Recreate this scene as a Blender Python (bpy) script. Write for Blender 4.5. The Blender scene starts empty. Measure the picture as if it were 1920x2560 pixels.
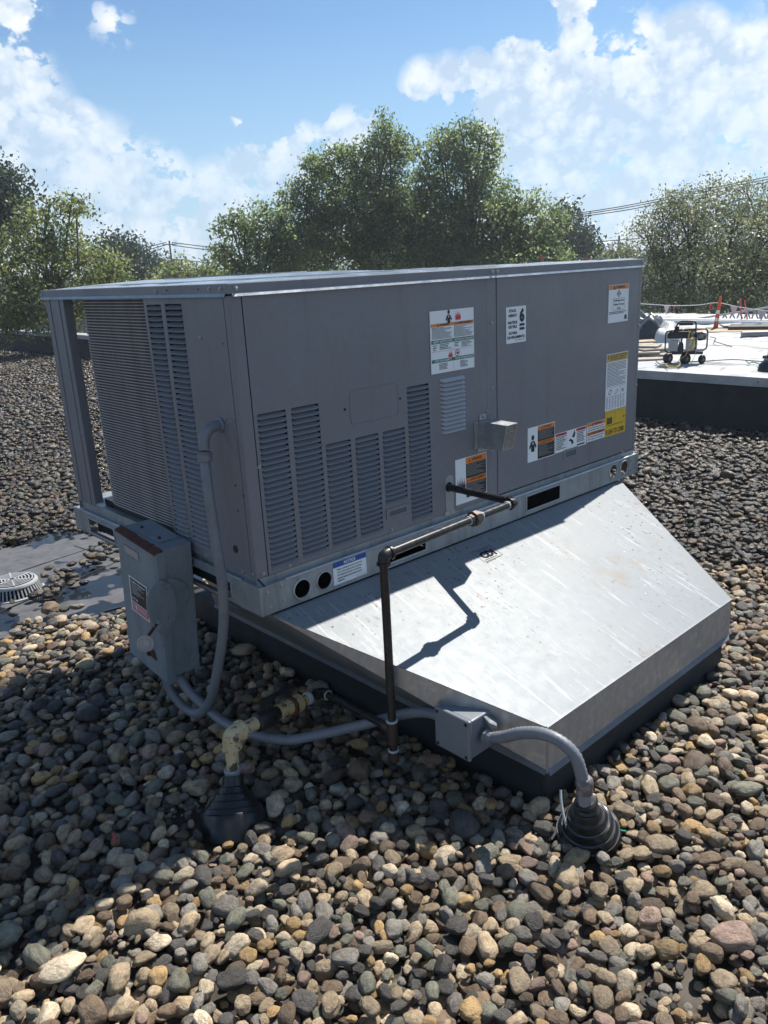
import bpy, bmesh, math, random
import numpy as np
from mathutils import Vector, Matrix, noise as mnoise
from math import sin, cos, pi, radians
random.seed(7); rng = np.random.default_rng(7)
S = bpy.context.scene
COL = S.collection

# ------------------------------------------------------------------ camera
CP = Vector((-1.2449, -1.9715, 1.0226))
CR = Matrix.Rotation(-.7361, 3, 'Z') @ Matrix.Rotation(1.2729, 3, 'X') @ Matrix.Rotation(-.0512, 3, 'Z')
FPX = 1992.8
cd = bpy.data.cameras.new('camera'); cam = bpy.data.objects.new('camera', cd); COL.objects.link(cam)
cam.matrix_world = Matrix.Translation(CP) @ CR.to_4x4()
cd.sensor_fit = 'HORIZONTAL'; cd.sensor_width = 36; cd.lens = FPX / 1920 * 36
cd.clip_start = .02; cd.clip_end = 6000
S.camera = cam

# ------------------------------------------------------------------ light
SUN = Vector((.72, .10, 1.0)).normalized()
SKY_STRENGTH = .078
SUN_STRENGTH = 5.0
EXPOSURE = 0.65
S.view_settings.view_transform = 'Standard'; S.view_settings.look = 'None'
S.view_settings.gamma = 1; S.view_settings.use_curve_mapping = False
S.view_settings.exposure = EXPOSURE
ld = bpy.data.lights.new('sun', 'SUN'); ld.energy = SUN_STRENGTH; ld.angle = radians(.5); ld.color = (1, .945, .865)
sun = bpy.data.objects.new('sun', ld); COL.objects.link(sun)
sun.rotation_euler = SUN.to_track_quat('Z', 'Y').to_euler(); sun.location = (8, 2, 12)

W = bpy.data.worlds.new('World'); S.world = W; W.use_nodes = True

def pix(u, v):
    return (CR @ Vector(((u - 960) / FPX, -(v - 1280) / FPX, -1))).normalized()
def at(u, v, D):
    """point at horizontal distance D from the viewpoint in the bearing of a measured photo point"""
    d = pix(u, v); h = math.hypot(d.x, d.y)
    return CP + d * (D / h)

def build_world():
    nt = W.node_tree; N = nt.nodes; L = nt.links; N.clear()
    out = N.new('ShaderNodeOutputWorld')
    sky = N.new('ShaderNodeTexSky'); sky.sky_type = 'NISHITA'; sky.sun_disc = False
    sky.sun_elevation = math.asin(SUN.z); sky.sun_rotation = math.atan2(SUN.x, SUN.y)
    sky.air_density = 1.1; sky.dust_density = .5; sky.ozone_density = 3.0; sky.altitude = 100
    bg = N.new('ShaderNodeBackground'); bg.inputs[1].default_value = SKY_STRENGTH
    tint = N.new('ShaderNodeMix'); tint.data_type = 'RGBA'; tint.blend_type = 'MULTIPLY'
    tint.inputs[0].default_value = 1; tint.inputs[7].default_value = (.72, .89, 1.0, 1)
    L.new(sky.outputs[0], tint.inputs[6]); L.new(tint.outputs[2], bg.inputs[0])
    tc = N.new('ShaderNodeTexCoord')
    def math_(op, a, b=None, c=None):
        m = N.new('ShaderNodeMath'); m.operation = op
        for i, x in enumerate((a, b, c)):
            if x is None: continue
            if isinstance(x, (int, float)): m.inputs[i].default_value = x
            else: L.new(x, m.inputs[i])
        return m.outputs[0]
    # cloud banks: bearing of each bank, angular radius, weight
    banks = [((0, 230), .065, 1.0), ((40, 380), .09, 1.0), ((185, 350), .045, .95), ((230, 470), .085, .85), ((380, 510), .07, .85), ((560, 520), .06, .75),
             ((330, 610), .10, .6), ((720, 410), .055, .8), ((870, 390), .055, .8), ((620, 400), .03, .6), ((1060, 212), .032, .55), ((1120, 195), .03, .5), ((1190, 190), .03, .6), ((1290, 180), .045, .9),
             ((1300, 300), .07, 1.0), ((1230, 260), .035, .8), ((1450, 90), .040, .9), ((1500, 210), .085, 1.0), ((1720, 150), .055, 1.0), ((1620, 290), .085, .95), ((1850, 260), .085, 1.0),
             ((1400, 400), .08, .9), ((1560, 480), .08, .85), ((1800, 420), .10, .8), ((30, 10), .03, .8), ((130, 35), .02, .30), ((275, 55), .03, .24), ((590, 315), .014, .5),
             ((-300, 450), .22, .85), ((2350, 300), .22, .9), ((1440, 10), .03, .7)]
    unseen_fill_banks = [((-.62, -.45, .64), .30, .7), ((.35, -.80, .48), .28, .7), ((-.75, .45, .48), .25, .7)]  # unseen clouds out of view, added to whiten and lift the fill light
    field = None
    for q, r, a in banks + unseen_fill_banks:
        d = pix(*q) if len(q) == 2 else Vector(q).normalized()
        dn = N.new('ShaderNodeVectorMath'); dn.operation = 'DISTANCE'; dn.inputs[1].default_value = d
        L.new(tc.outputs['Generated'], dn.inputs[0])
        t = math_('MULTIPLY_ADD', dn.outputs['Value'], -a / r, a)
        field = math_('MAXIMUM', t, 0.0) if field is None else math_('MAXIMUM', field, t)
    def noise(scale, detail, rough, dist=0, off=(0, 0, 0), sc=(1, 1, 1.4)):
        mp = N.new('ShaderNodeMapping'); mp.inputs['Location'].default_value = off; mp.inputs['Scale'].default_value = sc
        L.new(tc.outputs['Generated'], mp.inputs[0])
        n = N.new('ShaderNodeTexNoise'); n.inputs['Scale'].default_value = scale; n.inputs['Detail'].default_value = detail
        n.inputs['Roughness'].default_value = rough; n.inputs['Distortion'].default_value = dist
        L.new(mp.outputs[0], n.inputs[0]); return n.outputs[0]
    n1 = noise(11, 7, .62)
    vo = N.new('ShaderNodeTexVoronoi'); vo.feature = 'F1'; vo.inputs['Scale'].default_value = 26; vo.inputs['Detail'].default_value = 2; vo.inputs['Roughness'].default_value = .6
    wv = N.new('ShaderNodeVectorMath'); wv.operation = 'MULTIPLY_ADD'; wv.inputs[1].default_value = (.09, .07, .08); L.new(n1, wv.inputs[0]); L.new(tc.outputs['Generated'], wv.inputs[2]); L.new(wv.outputs[0], vo.inputs[0])
    puff = math_('SUBTRACT', .55, vo.outputs['Distance'])
    f = math_('MULTIPLY_ADD', field, 1.25, math_('MULTIPLY', math_('SUBTRACT', n1, .5), 4.2))
    f = math_('ADD', f, .12)
    f = math_('ADD', f, math_('MULTIPLY', puff, .45))
    mr = N.new('ShaderNodeMapRange'); mr.interpolation_type = 'SMOOTHSTEP'
    mr.inputs[1].default_value = .03; mr.inputs[2].default_value = .24; L.new(f, mr.inputs[0])
    inb = N.new('ShaderNodeMapRange'); inb.inputs[1].default_value = 0; inb.inputs[2].default_value = .22; L.new(field, inb.inputs[0])
    soft = N.new('ShaderNodeMapRange'); soft.inputs[1].default_value = .10; soft.inputs[2].default_value = .26; soft.inputs[3].default_value = .55; soft.inputs[4].default_value = 1; sx0 = N.new('ShaderNodeSeparateXYZ'); L.new(tc.outputs['Generated'], sx0.inputs[0]); L.new(sx0.outputs[2], soft.inputs[0])
    mask = math_('MULTIPLY', math_('MULTIPLY', mr.outputs[0], inb.outputs[0]), soft.outputs[0])
    # soft grey-blue body of the cloud layer, wider than the crisp heads
    sx = N.new('ShaderNodeSeparateXYZ'); L.new(tc.outputs['Generated'], sx.inputs[0])
    hz = N.new('ShaderNodeMapRange'); hz.inputs[1].default_value = .26; hz.inputs[2].default_value = .0; hz.inputs[3].default_value = 0; hz.inputs[4].default_value = .75
    L.new(sx.outputs[2], hz.inputs[0])
    body = N.new('ShaderNodeMapRange'); body.interpolation_type = 'SMOOTHSTEP'; body.inputs[1].default_value = -.5; body.inputs[2].default_value = .5; body.inputs[4].default_value = .6
    L.new(math_('SUBTRACT', f, .1), body.inputs[0])
    inb2 = N.new('ShaderNodeMapRange'); inb2.interpolation_type = 'SMOOTHSTEP'; inb2.inputs[1].default_value = 0; inb2.inputs[2].default_value = .45; L.new(field, inb2.inputs[0])
    veil = math_('MAXIMUM', hz.outputs[0], math_('MULTIPLY', body.outputs[0], inb2.outputs[0]))
    # shading of the clouds: bright billows, blue-grey hollows
    sh = noise(19, 6, .62, 0, (.02, .015, .03)); sh2 = noise(7, 2, .5, 0, (2, 5, 3))
    s_ = math_('MULTIPLY_ADD', sh, .55, math_('MULTIPLY', sh2, .45))
    s_ = math_('MULTIPLY_ADD', puff, .40, s_)
    s_ = math_('MULTIPLY_ADD', math_('MINIMUM', f, .9), -.10, math_('ADD', s_, .05))
    cr = N.new('ShaderNodeValToRGB'); L.new(s_, cr.inputs[0])
    e = cr.color_ramp.elements
    e[0].position = .20; e[0].color = (.38, .47, .58, 1)
    e[1].position = .46; e[1].color = (.66, .68, .72, 1)
    m2 = e.new(.33); m2.color = (.53, .59, .66, 1)
    bg2 = N.new('ShaderNodeBackground'); L.new(cr.outputs[0], bg2.inputs[0]); bg2.inputs[1].default_value = 1.0
    bgv = N.new('ShaderNodeBackground'); bgv.inputs[0].default_value = (.34, .48, .64, 1); bgv.inputs[1].default_value = 1.0
    mxv = N.new('ShaderNodeMixShader'); L.new(veil, mxv.inputs[0]); L.new(bg.outputs[0], mxv.inputs[1]); L.new(bgv.outputs[0], mxv.inputs[2])
    mx = N.new('ShaderNodeMixShader'); L.new(math_('MULTIPLY', mask, .97), mx.inputs[0]); L.new(mxv.outputs[0], mx.inputs[1]); L.new(bg2.outputs[0], mx.inputs[2])
    L.new(mx.outputs[0], out.inputs[0])
build_world()

# ------------------------------------------------------------------ materials
def mat(name, base, rough=.5, metal=0., mottle=None, bump=None, spec=.5, streak=None, coords='Object', extra=None, trans=None):
    m = bpy.data.materials.new(name); m.use_nodes = True
    nt = m.node_tree; N = nt.nodes; L = nt.links
    b = N['Principled BSDF']
    b.inputs['Base Color'].default_value = (*base, 1); b.inputs['Roughness'].default_value = rough
    b.inputs['Metallic'].default_value = metal; b.inputs['Specular IOR Level'].default_value = spec
    tc = N.new('ShaderNodeTexCoord'); vec = tc.outputs[coords]
    col = None
    def nz(scale, detail=6, ro=.6, sc=None):
        n = N.new('ShaderNodeTexNoise'); n.inputs['Scale'].default_value = scale; n.inputs['Detail'].default_value = detail; n.inputs['Roughness'].default_value = ro
        if sc:
            mp = N.new('ShaderNodeMapping'); mp.inputs['Scale'].default_value = sc; L.new(vec, mp.inputs[0]); L.new(mp.outputs[0], n.inputs[0])
        else: L.new(vec, n.inputs[0])
        return n.outputs[0]
    def mixc(fac, a, bcol, blend='MIX'):
        x = N.new('ShaderNodeMix'); x.data_type = 'RGBA'; x.blend_type = blend
        if isinstance(fac, float): x.inputs[0].default_value = fac
        else: L.new(fac, x.inputs[0])
        for i, c in ((6, a), (7, bcol)):
            if isinstance(c, tuple): x.inputs[i].default_value = (*c, 1)
            else: L.new(c, x.inputs[i])
        return x.outputs[2]
    def ramp(v, lo, hi, a=0., c=1.):
        r = N.new('ShaderNodeMapRange'); r.inputs[1].default_value = lo; r.inputs[2].default_value = hi; r.inputs[3].default_value = a; r.inputs[4].default_value = c
        L.new(v, r.inputs[0]); return r.outputs[0]
    cur = tuple(base)
    if mottle:      # list of (scale, colour, lo, hi, [stretch])
        for q in mottle:
            sc, c2, lo, hi = q[:4]
            n = nz(sc, 8, .6, q[4] if len(q) > 4 else None)
            cur = mixc(ramp(n, lo, hi), cur, tuple(c2))
        L.new(cur, b.inputs['Base Color'])
        L.new(ramp(nz(mottle[0][0] * 1.7), .35, .65, max(.02, rough - .08), min(1, rough + .1)), b.inputs['Roughness'])
    if bump:
        n = nz(bump[0], 6, .6, bump[3] if len(bump) > 3 else None)
        bp = N.new('ShaderNodeBump'); bp.inputs['Strength'].default_value = bump[1]; bp.inputs['Distance'].default_value = bump[2]
        L.new(n, bp.inputs['Height']); L.new(bp.outputs[0], b.inputs['Normal'])
    m['h'] = 0
    return m, (nt, N, L, b, tc, nz, mixc, ramp)
def M(*a, **k): return mat(*a, **k)[0]

paint = M('grey painted steel', (.180, .180, .198), .42, 0, [(3, (.198, .198, .217), .4, .7), (40, (.166, .166, .184), .5, .75), (5, (.150, .150, .160), .56, .78, (2.5, 2.5, .35))], (1.6, .25, .010))
paint_light = M('louver painted steel', (.205, .205, .218), .55, 0, [(5, (.18, .18, .192), .4, .7)], (150, .03, .002))
lidm = M('wet lid steel', (.42, .44, .46), .16, .6, [(6, (.3, .32, .34), .55, .7)], (24, .9, .008))
galv = M('galvanised steel', (.42, .44, .45), .42, .75, [(18, (.34, .36, .37), .4, .62), (90, (.5, .52, .53), .5, .7), (7, (.28, .29, .29), .55, .75)], (60, .12, .002))
galv_dull = M('weathered galvanised steel', (.34, .37, .385), .45, .45, [(12, (.26, .29, .305), .42, .66), (60, (.32, .34, .35), .5, .7), (4, (.22, .24, .25), .5, .7, (6, 6, .6))], (50, .15, .002))
coilm = M('aluminium coil tube', (.60, .555, .53), .42, .4, [(3, (.33, .265, .23), .40, .60), (16, (.50, .45, .42), .45, .6)])
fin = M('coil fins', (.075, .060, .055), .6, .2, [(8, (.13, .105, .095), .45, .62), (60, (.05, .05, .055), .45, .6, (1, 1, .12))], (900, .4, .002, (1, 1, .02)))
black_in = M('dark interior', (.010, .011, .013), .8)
rubber = M('black rubber', (.008, .009, .010), .34, 0, [(9, (.022, .024, .027), .55, .7)], (40, .25, .003))
rubber_edge = M('worn rubber', (.10, .105, .11), .4, 0, [(20, (.05, .05, .055), .4, .6)])
membrane = M('black roof membrane', (.013, .016, .019), .72, 0, [(5, (.020, .024, .028), .45, .7), (1.7, (.030, .031, .032), .62, .78)], (9, .35, .01))
pvc = M('grey flexible conduit', (.165, .178, .20), .42, 0, [(25, (.13, .142, .16), .5, .7)])
pvc_box = M('grey plastic box', (.17, .185, .21), .5, 0, [(12, (.155, .17, .19), .4, .6)])
iron = M('black iron pipe', (.030, .030, .032), .34, .5, [(30, (.055, .052, .05), .5, .7)], (90, .2, .001))
iron_rust = M('rusty iron fitting', (.06, .045, .04), .45, .5, [(40, (.10, .05, .035), .5, .7)], (90, .3, .001))
sealant = M('pale thread sealant', (.42, .46, .47), .6, 0, None, (80, .4, .002))
yellow, (ynt, yN, yL, yb, ytc, ynz, ymix, yramp) = mat('chipped yellow paint', (.44, .34, .15), .6, 0, [(9, (.52, .42, .25), .42, .6), (24, (.06, .05, .04), .56, .60), (14, (.24, .10, .05), .62, .68), (70, (.06, .055, .04), .60, .64)], (50, .4, .002))
boxpaint = M('weathered grey box paint', (.20, .235, .255), .55, 0, [(5, (.155, .19, .215), .42, .66, (3, 3, .7)), (26, (.12, .15, .17), .56, .70), (3, (.25, .28, .30), .5, .7)], (70, .1, .001))
rust = M('rust', (.10, .028, .014), .8, 0, [(30, (.055, .018, .012), .4, .6), (9, (.16, .07, .035), .55, .7)], (80, .5, .002))
screwm = M('zinc screw', (.42, .43, .43), .32, .85)
white = M('white label', (.80, .82, .83), .45)
l_black = M('black print', (.012, .012, .015), .5)
l_orange = M('orange print', (.72, .22, .045), .45)
l_green = M('green print', (.02, .17, .11), .45)
l_red = M('red print', (.60, .03, .04), .45)
l_blue = M('blue print', (.015, .07, .32), .45)
l_yellow = M('yellow label', (.72, .46, .02), .45)
l_amber = M('amber label header', (.62, .42, .10), .45)
l_pink = M('faded red print', (.50, .16, .19), .5)
l_cream = M('faded pink nameplate', (.36, .32, .31), .5)
knobm = M('faded round disc', (.42, .36, .35), .6, 0, [(20, (.34, .29, .28), .45, .65)])
soil = M('far ground', (.10, .12, .06), .9, 0, [(.05, (.14, .14, .09), .4, .6)])
white_plastic = M('white cast drain', (.34, .35, .355), .5, 0, [(9, (.32, .32, .31), .5, .72)])
white_roof = M('white roof membrane', (.42, .43, .435), .6, 0, [(1.1, (.36, .37, .38), .45, .6), (2.6, (.17, .18, .18), .56, .61, (1.4, .25, 1)), (6, (.24, .24, .235), .56, .62, (.6, 1.2, 1))], (2.2, .9, .08, (1, .35, 1)))  # stretched dark streaks put the shading of wrinkles into the colour
fascia_m = M('weathered metal fascia', (.40, .41, .42), .45, .4, [(5, (.28, .29, .30), .5, .7), (50, (.12, .12, .12), .66, .72)])
orange_plastic = M('orange plastic', (.66, .10, .03), .5)
band_white = M('reflective white band', (.72, .72, .72), .4)
steel = M('grey steel', (.30, .31, .32), .45, .6)
engine_black = M('black plastic', (.02, .02, .022), .45)
engine_grey = M('pale engine cover', (.42, .43, .44), .4, .2)
tyre = M('tyre rubber', (.018, .018, .02), .6)
tarp_dark = M('dark tarpaulin', (.03, .037, .043), .38, 0, [(3, (.07, .08, .085), .5, .7)])
tarp_grey = M('grey plastic sheet', (.14, .15, .155), .35)
tarp_white = M('white sheeting', (.45, .45, .445), .5)
wood = M('weathered board', (.34, .30, .24), .8, 0, [(9, (.22, .19, .16), .45, .65), (3, (.42, .38, .32), .5, .7)])
plywood = M('plywood', (.46, .34, .20), .8, 0, [(9, (.36, .26, .15), .45, .65)])
flag_red = M('red pennant', (.50, .10, .10), .7)
flag_white = M('faded pink pennant', (.68, .52, .54), .6)
cordw = M('white cord', (.7, .7, .7), .6)
cord_y = M('yellow cord', (.55, .38, .05), .6)
cord_k = M('black cable', (.02, .02, .02), .6)
pole_wood = M('pole wood', (.14, .11, .09), .85)
lamp_steel = M('street lamp steel', (.34, .36, .37), .5, .3)
red_rust = M('rust red pipe', (.24, .09, .06), .7, 0, [(9, (.30, .20, .16), .5, .7)])
scratch = M('red plastic scrap', (.45, .05, .03), .5)
bark = M('bark', (.10, .085, .07), .9, 0, [(6, (.17, .15, .13), .5, .7)])
bark_dark = M('dark bark', (.045, .04, .035), .9)

def leafmat(name, c1, c2, tr, c3=None):
    m = bpy.data.materials.new(name); m.use_nodes = True
    N = m.node_tree.nodes; L = m.node_tree.links; b = N['Principled BSDF']; out = N['Material Output']
    at_ = N.new('ShaderNodeAttribute'); at_.attribute_name = 'tone'; at_.attribute_type = 'GEOMETRY'
    r = N.new('ShaderNodeValToRGB'); L.new(at_.outputs['Fac'], r.inputs[0])
    r.color_ramp.elements[0].color = (*c1, 1); r.color_ramp.elements[1].color = (*c2, 1)
    if c3: x = r.color_ramp.elements.new(.93); x.color = (*c3, 1); r.color_ramp.elements[-1].color = (*c3, 1); y = r.color_ramp.elements.new(.86); y.color = (*c2, 1)
    L.new(r.outputs[0], b.inputs['Base Color']); b.inputs['Roughness'].default_value = .42; b.inputs['Specular IOR Level'].default_value = .45
    t = N.new('ShaderNodeBsdfTranslucent'); g = N.new('ShaderNodeMix'); g.data_type = 'RGBA'; g.blend_type = 'MULTIPLY'; g.inputs[0].default_value = 1
    L.new(r.outputs[0], g.inputs[6]); g.inputs[7].default_value = (1.8, 1.85, 1.4, 1); L.new(g.outputs[2], t.inputs[0])
    mx = N.new('ShaderNodeMixShader'); mx.inputs[0].default_value = tr + .08
    L.new(b.outputs[0], mx.inputs[1]); L.new(t.outputs[0], mx.inputs[2]); L.new(mx.outputs[0], out.inputs[0])
    return m
leaf_birch = leafmat('birch leaves', (.088, .120, .066), (.170, .212, .115), .50, (.27, .28, .15))
leaf_left = leafmat('yellow green leaves', (.10, .124, .055), (.195, .215, .100), .48, (.30, .28, .13))
leaf_dark = leafmat('dark leaves', (.022, .040, .026), (.048, .076, .046), .2)
leaf_willow = leafmat('small olive leaves', (.085, .098, .066), (.155, .168, .112), .44, (.23, .22, .16))

# stone materials ----------------------------------------------------
STONE_COL = {'tan': (.30, .232, .148), 'brown': (.135, .094, .058), 'grey': (.175, .16, .135), 'dark grey': (.060, .055, .049),
             'cream': (.46, .38, .265), 'pinkish': (.24, .165, .125), 'ochre': (.31, .205, .09), 'greenish grey': (.125, .124, .092)}
def stonemat(name, col=None, gain=1., rmin=.38):
    m, (nt, N, L, b, tc, nz, mixc, ramp) = mat(name, col or (.2, .17, .13), .5)
    oi = N.new('ShaderNodeObjectInfo')
    # shift the pattern per stone
    vm = N.new('ShaderNodeVectorMath'); vm.operation = 'SCALE'; vm.inputs[0].default_value = (37, 51, 23); L.new(oi.outputs['Random'], vm.inputs['Scale'])
    va = N.new('ShaderNodeVectorMath'); va.operation = 'ADD'; L.new(tc.outputs['Object'], va.inputs[0]); L.new(vm.outputs[0], va.inputs[1])
    def n2(scale, d=6, r=.6):
        n = N.new('ShaderNodeTexNoise'); n.inputs['Scale'].default_value = scale; n.inputs['Detail'].default_value = d; n.inputs['Roughness'].default_value = r
        L.new(va.outputs[0], n.inputs[0]); return n.outputs[0]
    if col is None:
        r = N.new('ShaderNodeValToRGB'); r.color_ramp.interpolation = 'CONSTANT'; L.new(oi.outputs['Random'], r.inputs[0])
        seq = [('tan', 0), ('dark grey', .19), ('grey', .31), ('brown', .47), ('cream', .62), ('ochre', .70), ('greenish grey', .77), ('pinkish', .87), ('dark grey', .92), ('tan', .96)]
        el = r.color_ramp.elements
        el[0].position = 0; el[0].color = (*STONE_COL['tan'], 1); el[1].position = .19; el[1].color = (*STONE_COL['dark grey'], 1)
        for nme, p in seq[2:]:
            q = el.new(p); q.color = (*STONE_COL[nme], 1)
        base = r.outputs[0]
    else: base = tuple(col)
    # value jitter per stone
    wn = N.new('ShaderNodeTexWhiteNoise'); wn.noise_dimensions = '1D'; L.new(oi.outputs['Random'], wn.inputs['W'])
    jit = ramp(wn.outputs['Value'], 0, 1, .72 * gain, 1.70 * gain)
    jc = N.new('ShaderNodeVectorMath'); jc.operation = 'SCALE'
    if isinstance(base, tuple): jc.inputs[0].default_value = base
    else: L.new(base, jc.inputs[0])
    L.new(jit, jc.inputs['Scale'])
    cur = jc.outputs[0]
    dk = mixc(1., cur, (.50, .46, .42), 'MULTIPLY'); lt = mixc(1., cur, (1.55, 1.5, 1.42), 'MULTIPLY')
    cur = mixc(ramp(n2(1.5, 5, .65), .42, .68), cur, dk)
    cur = mixc(ramp(n2(4, 6, .75), .54, .72), cur, lt)
    cur = mixc(ramp(n2(9, 3, .7), .66, .72), cur, (.06, .05, .04))
    L.new(cur, b.inputs['Base Color'])
    L.new(ramp(n2(2, 2), .35, .65, rmin, rmin + .32), b.inputs['Roughness'])
    bp = N.new('ShaderNodeBump'); bp.inputs['Strength'].default_value = .6; bp.inputs['Distance'].default_value = .016
    L.new(n2(3.5, 7, .68), bp.inputs['Height']); L.new(bp.outputs[0], b.inputs['Normal'])
    return m
stone_any = stonemat('river stone mix'); stone_shaded = stonemat('shade darkened river stone mix', None, .31, .16)  # second mix: backlit look of farther stones put into a darker, glossier copy
STM = {k: stonemat('river stone ' + k, v) for k, v in STONE_COL.items()}

# slab of bright scratched sheet metal ------------------------------------
lip_m = M('dull lip steel', (.15, .16, .17), .6, .3, [(14, (.19, .2, .21), .45, .65)])
skirt_m = M('folded galvanised skirt', (.34, .355, .37), .42, .6, [(7, (.40, .41, .415), .4, .65, (6, 6, .8)), (30, (.50, .51, .515), .5, .7)], (9, .10, .003))
slab_m, (nt, N, L, b, tc, nz, mixc, ramp) = mat('scratched galvanised sheet', (.16, .17, .178), .50, .10, spec=.16)
c = mixc(ramp(nz(2.2, 3), .35, .7), (.185, .212, .232), (.208, .226, .238))
c = mixc(ramp(nz(150, 2, .5), .45, .7), c, (.20, .207, .212))
c = mixc(ramp(nz(7, 9, .8, (6, .35, 1)), .56, .63), c, (.31, .325, .335))
c = mixc(ramp(nz(6, 8, .8, (1, 3.5, 1)), .62, .66), c, (.235, .242, .245))
v = N.new('ShaderNodeTexVoronoi'); v.inputs['Scale'].default_value = 26; L.new(tc.outputs['Object'], v.inputs[0])
spots = ramp(v.outputs['Distance'], .15, .10)
patch = ramp(nz(1.6, 3), .44, .58)
mm = N.new('ShaderNodeMath'); mm.operation = 'MULTIPLY'; L.new(spots, mm.inputs[0]); L.new(patch, mm.inputs[1])
c = mixc(mm.outputs[0], c, (.07, .06, .05))
dirt = ramp(nz(26, 8, .8, (2.4, 1, 1)), .585, .615); mm2 = N.new('ShaderNodeMath'); mm2.operation = 'MULTIPLY'; L.new(dirt, mm2.inputs[0]); L.new(patch, mm2.inputs[1])
c = mixc(mm2.outputs[0], c, (.085, .07, .055))
c = mixc(ramp(nz(3.1, 6), .6, .75), c, (.19, .178, .155))
L.new(c, b.inputs['Base Color']); L.new(ramp(nz(20, 8, .7), .35, .65, .45, .50), b.inputs['Roughness'])
bp = N.new('ShaderNodeBump'); bp.inputs['Strength'].default_value = .10; bp.inputs['Distance'].default_value = .003
L.new(nz(16, 6, .6), bp.inputs['Height']); L.new(bp.outputs[0], b.inputs['Normal'])

# the roof deck under the stones ---------------------------------------------
deck_m, (nt, N, L, b, tc, nz, mixc, ramp) = mat('wet roof deck', (.05, .042, .034), .35, spec=.2)
DR = Vector((-.01, 2.47, -.6))
def nearmask(cx, cy, r, soft):
    s = N.new('ShaderNodeVectorMath'); s.operation = 'DISTANCE'; s.inputs[1].default_value = (cx, cy, -.6)
    L.new(tc.outputs['Object'], s.inputs[0]); return ramp(s.outputs['Value'], r + soft, r)
mud = mixc(ramp(nz(6, 8, .7), .4, .65), (.035, .029, .023), (.075, .062, .047))
silt = mixc(ramp(nz(2.2, 3, .5), .485, .50), (.014, .018, .023), (.115, .118, .124))
silt = mixc(ramp(nz(14, 6, .6), .4, .7), silt, (.075, .076, .08), 'MIX')
silt = mixc(ramp(nz(2.2, 3, .5), .485, .50), (.016, .020, .025), silt)
near = nearmask(.2, 2.5, 1.7, .3)
cc = mixc(near, mud, silt)
L.new(cc, b.inputs['Base Color'])
rs = ramp(nz(2.2, 3, .5), .485, .50, .05, .62)
rm = ramp(nz(7, 6, .6), .42, .58, .6, .85)
rx = N.new('ShaderNodeMix'); L.new(near, rx.inputs[0]); L.new(rm, rx.inputs[2]); L.new(rs, rx.inputs[3]); L.new(rx.outputs[0], b.inputs['Roughness'])
bp = N.new('ShaderNodeBump'); bp.inputs['Strength'].default_value = .35; bp.inputs['Distance'].default_value = .01
L.new(nz(5, 7, .6, (1.2, .5, 1)), bp.inputs['Height']); L.new(bp.outputs[0], b.inputs['Normal'])

# ------------------------------------------------------------------ object helpers
def tag(o, label=None, cat=None, group=None, kind=None):
    if label: o['label'] = label
    if cat: o['category'] = cat
    if group: o['group'] = group
    if kind: o['kind'] = kind
    return o
BASE = {}          # world translation of every parentable object (nothing is rotated)
def thing(name, loc, label, cat, group=None):
    o = bpy.data.objects.new(name, None); COL.objects.link(o); o.location = loc; o.empty_display_size = .1
    BASE[o.name] = Vector(loc); return tag(o, label, cat, group)
def link(name, me, parent=None, org=(0, 0, 0)):
    """mesh data given relative to org (world)"""
    o = bpy.data.objects.new(name, me); COL.objects.link(o)
    org = Vector(org)
    if parent: o.parent = parent; o.location = org - BASE[parent.name]
    else: o.location = org
    BASE[o.name] = org; return o

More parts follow.
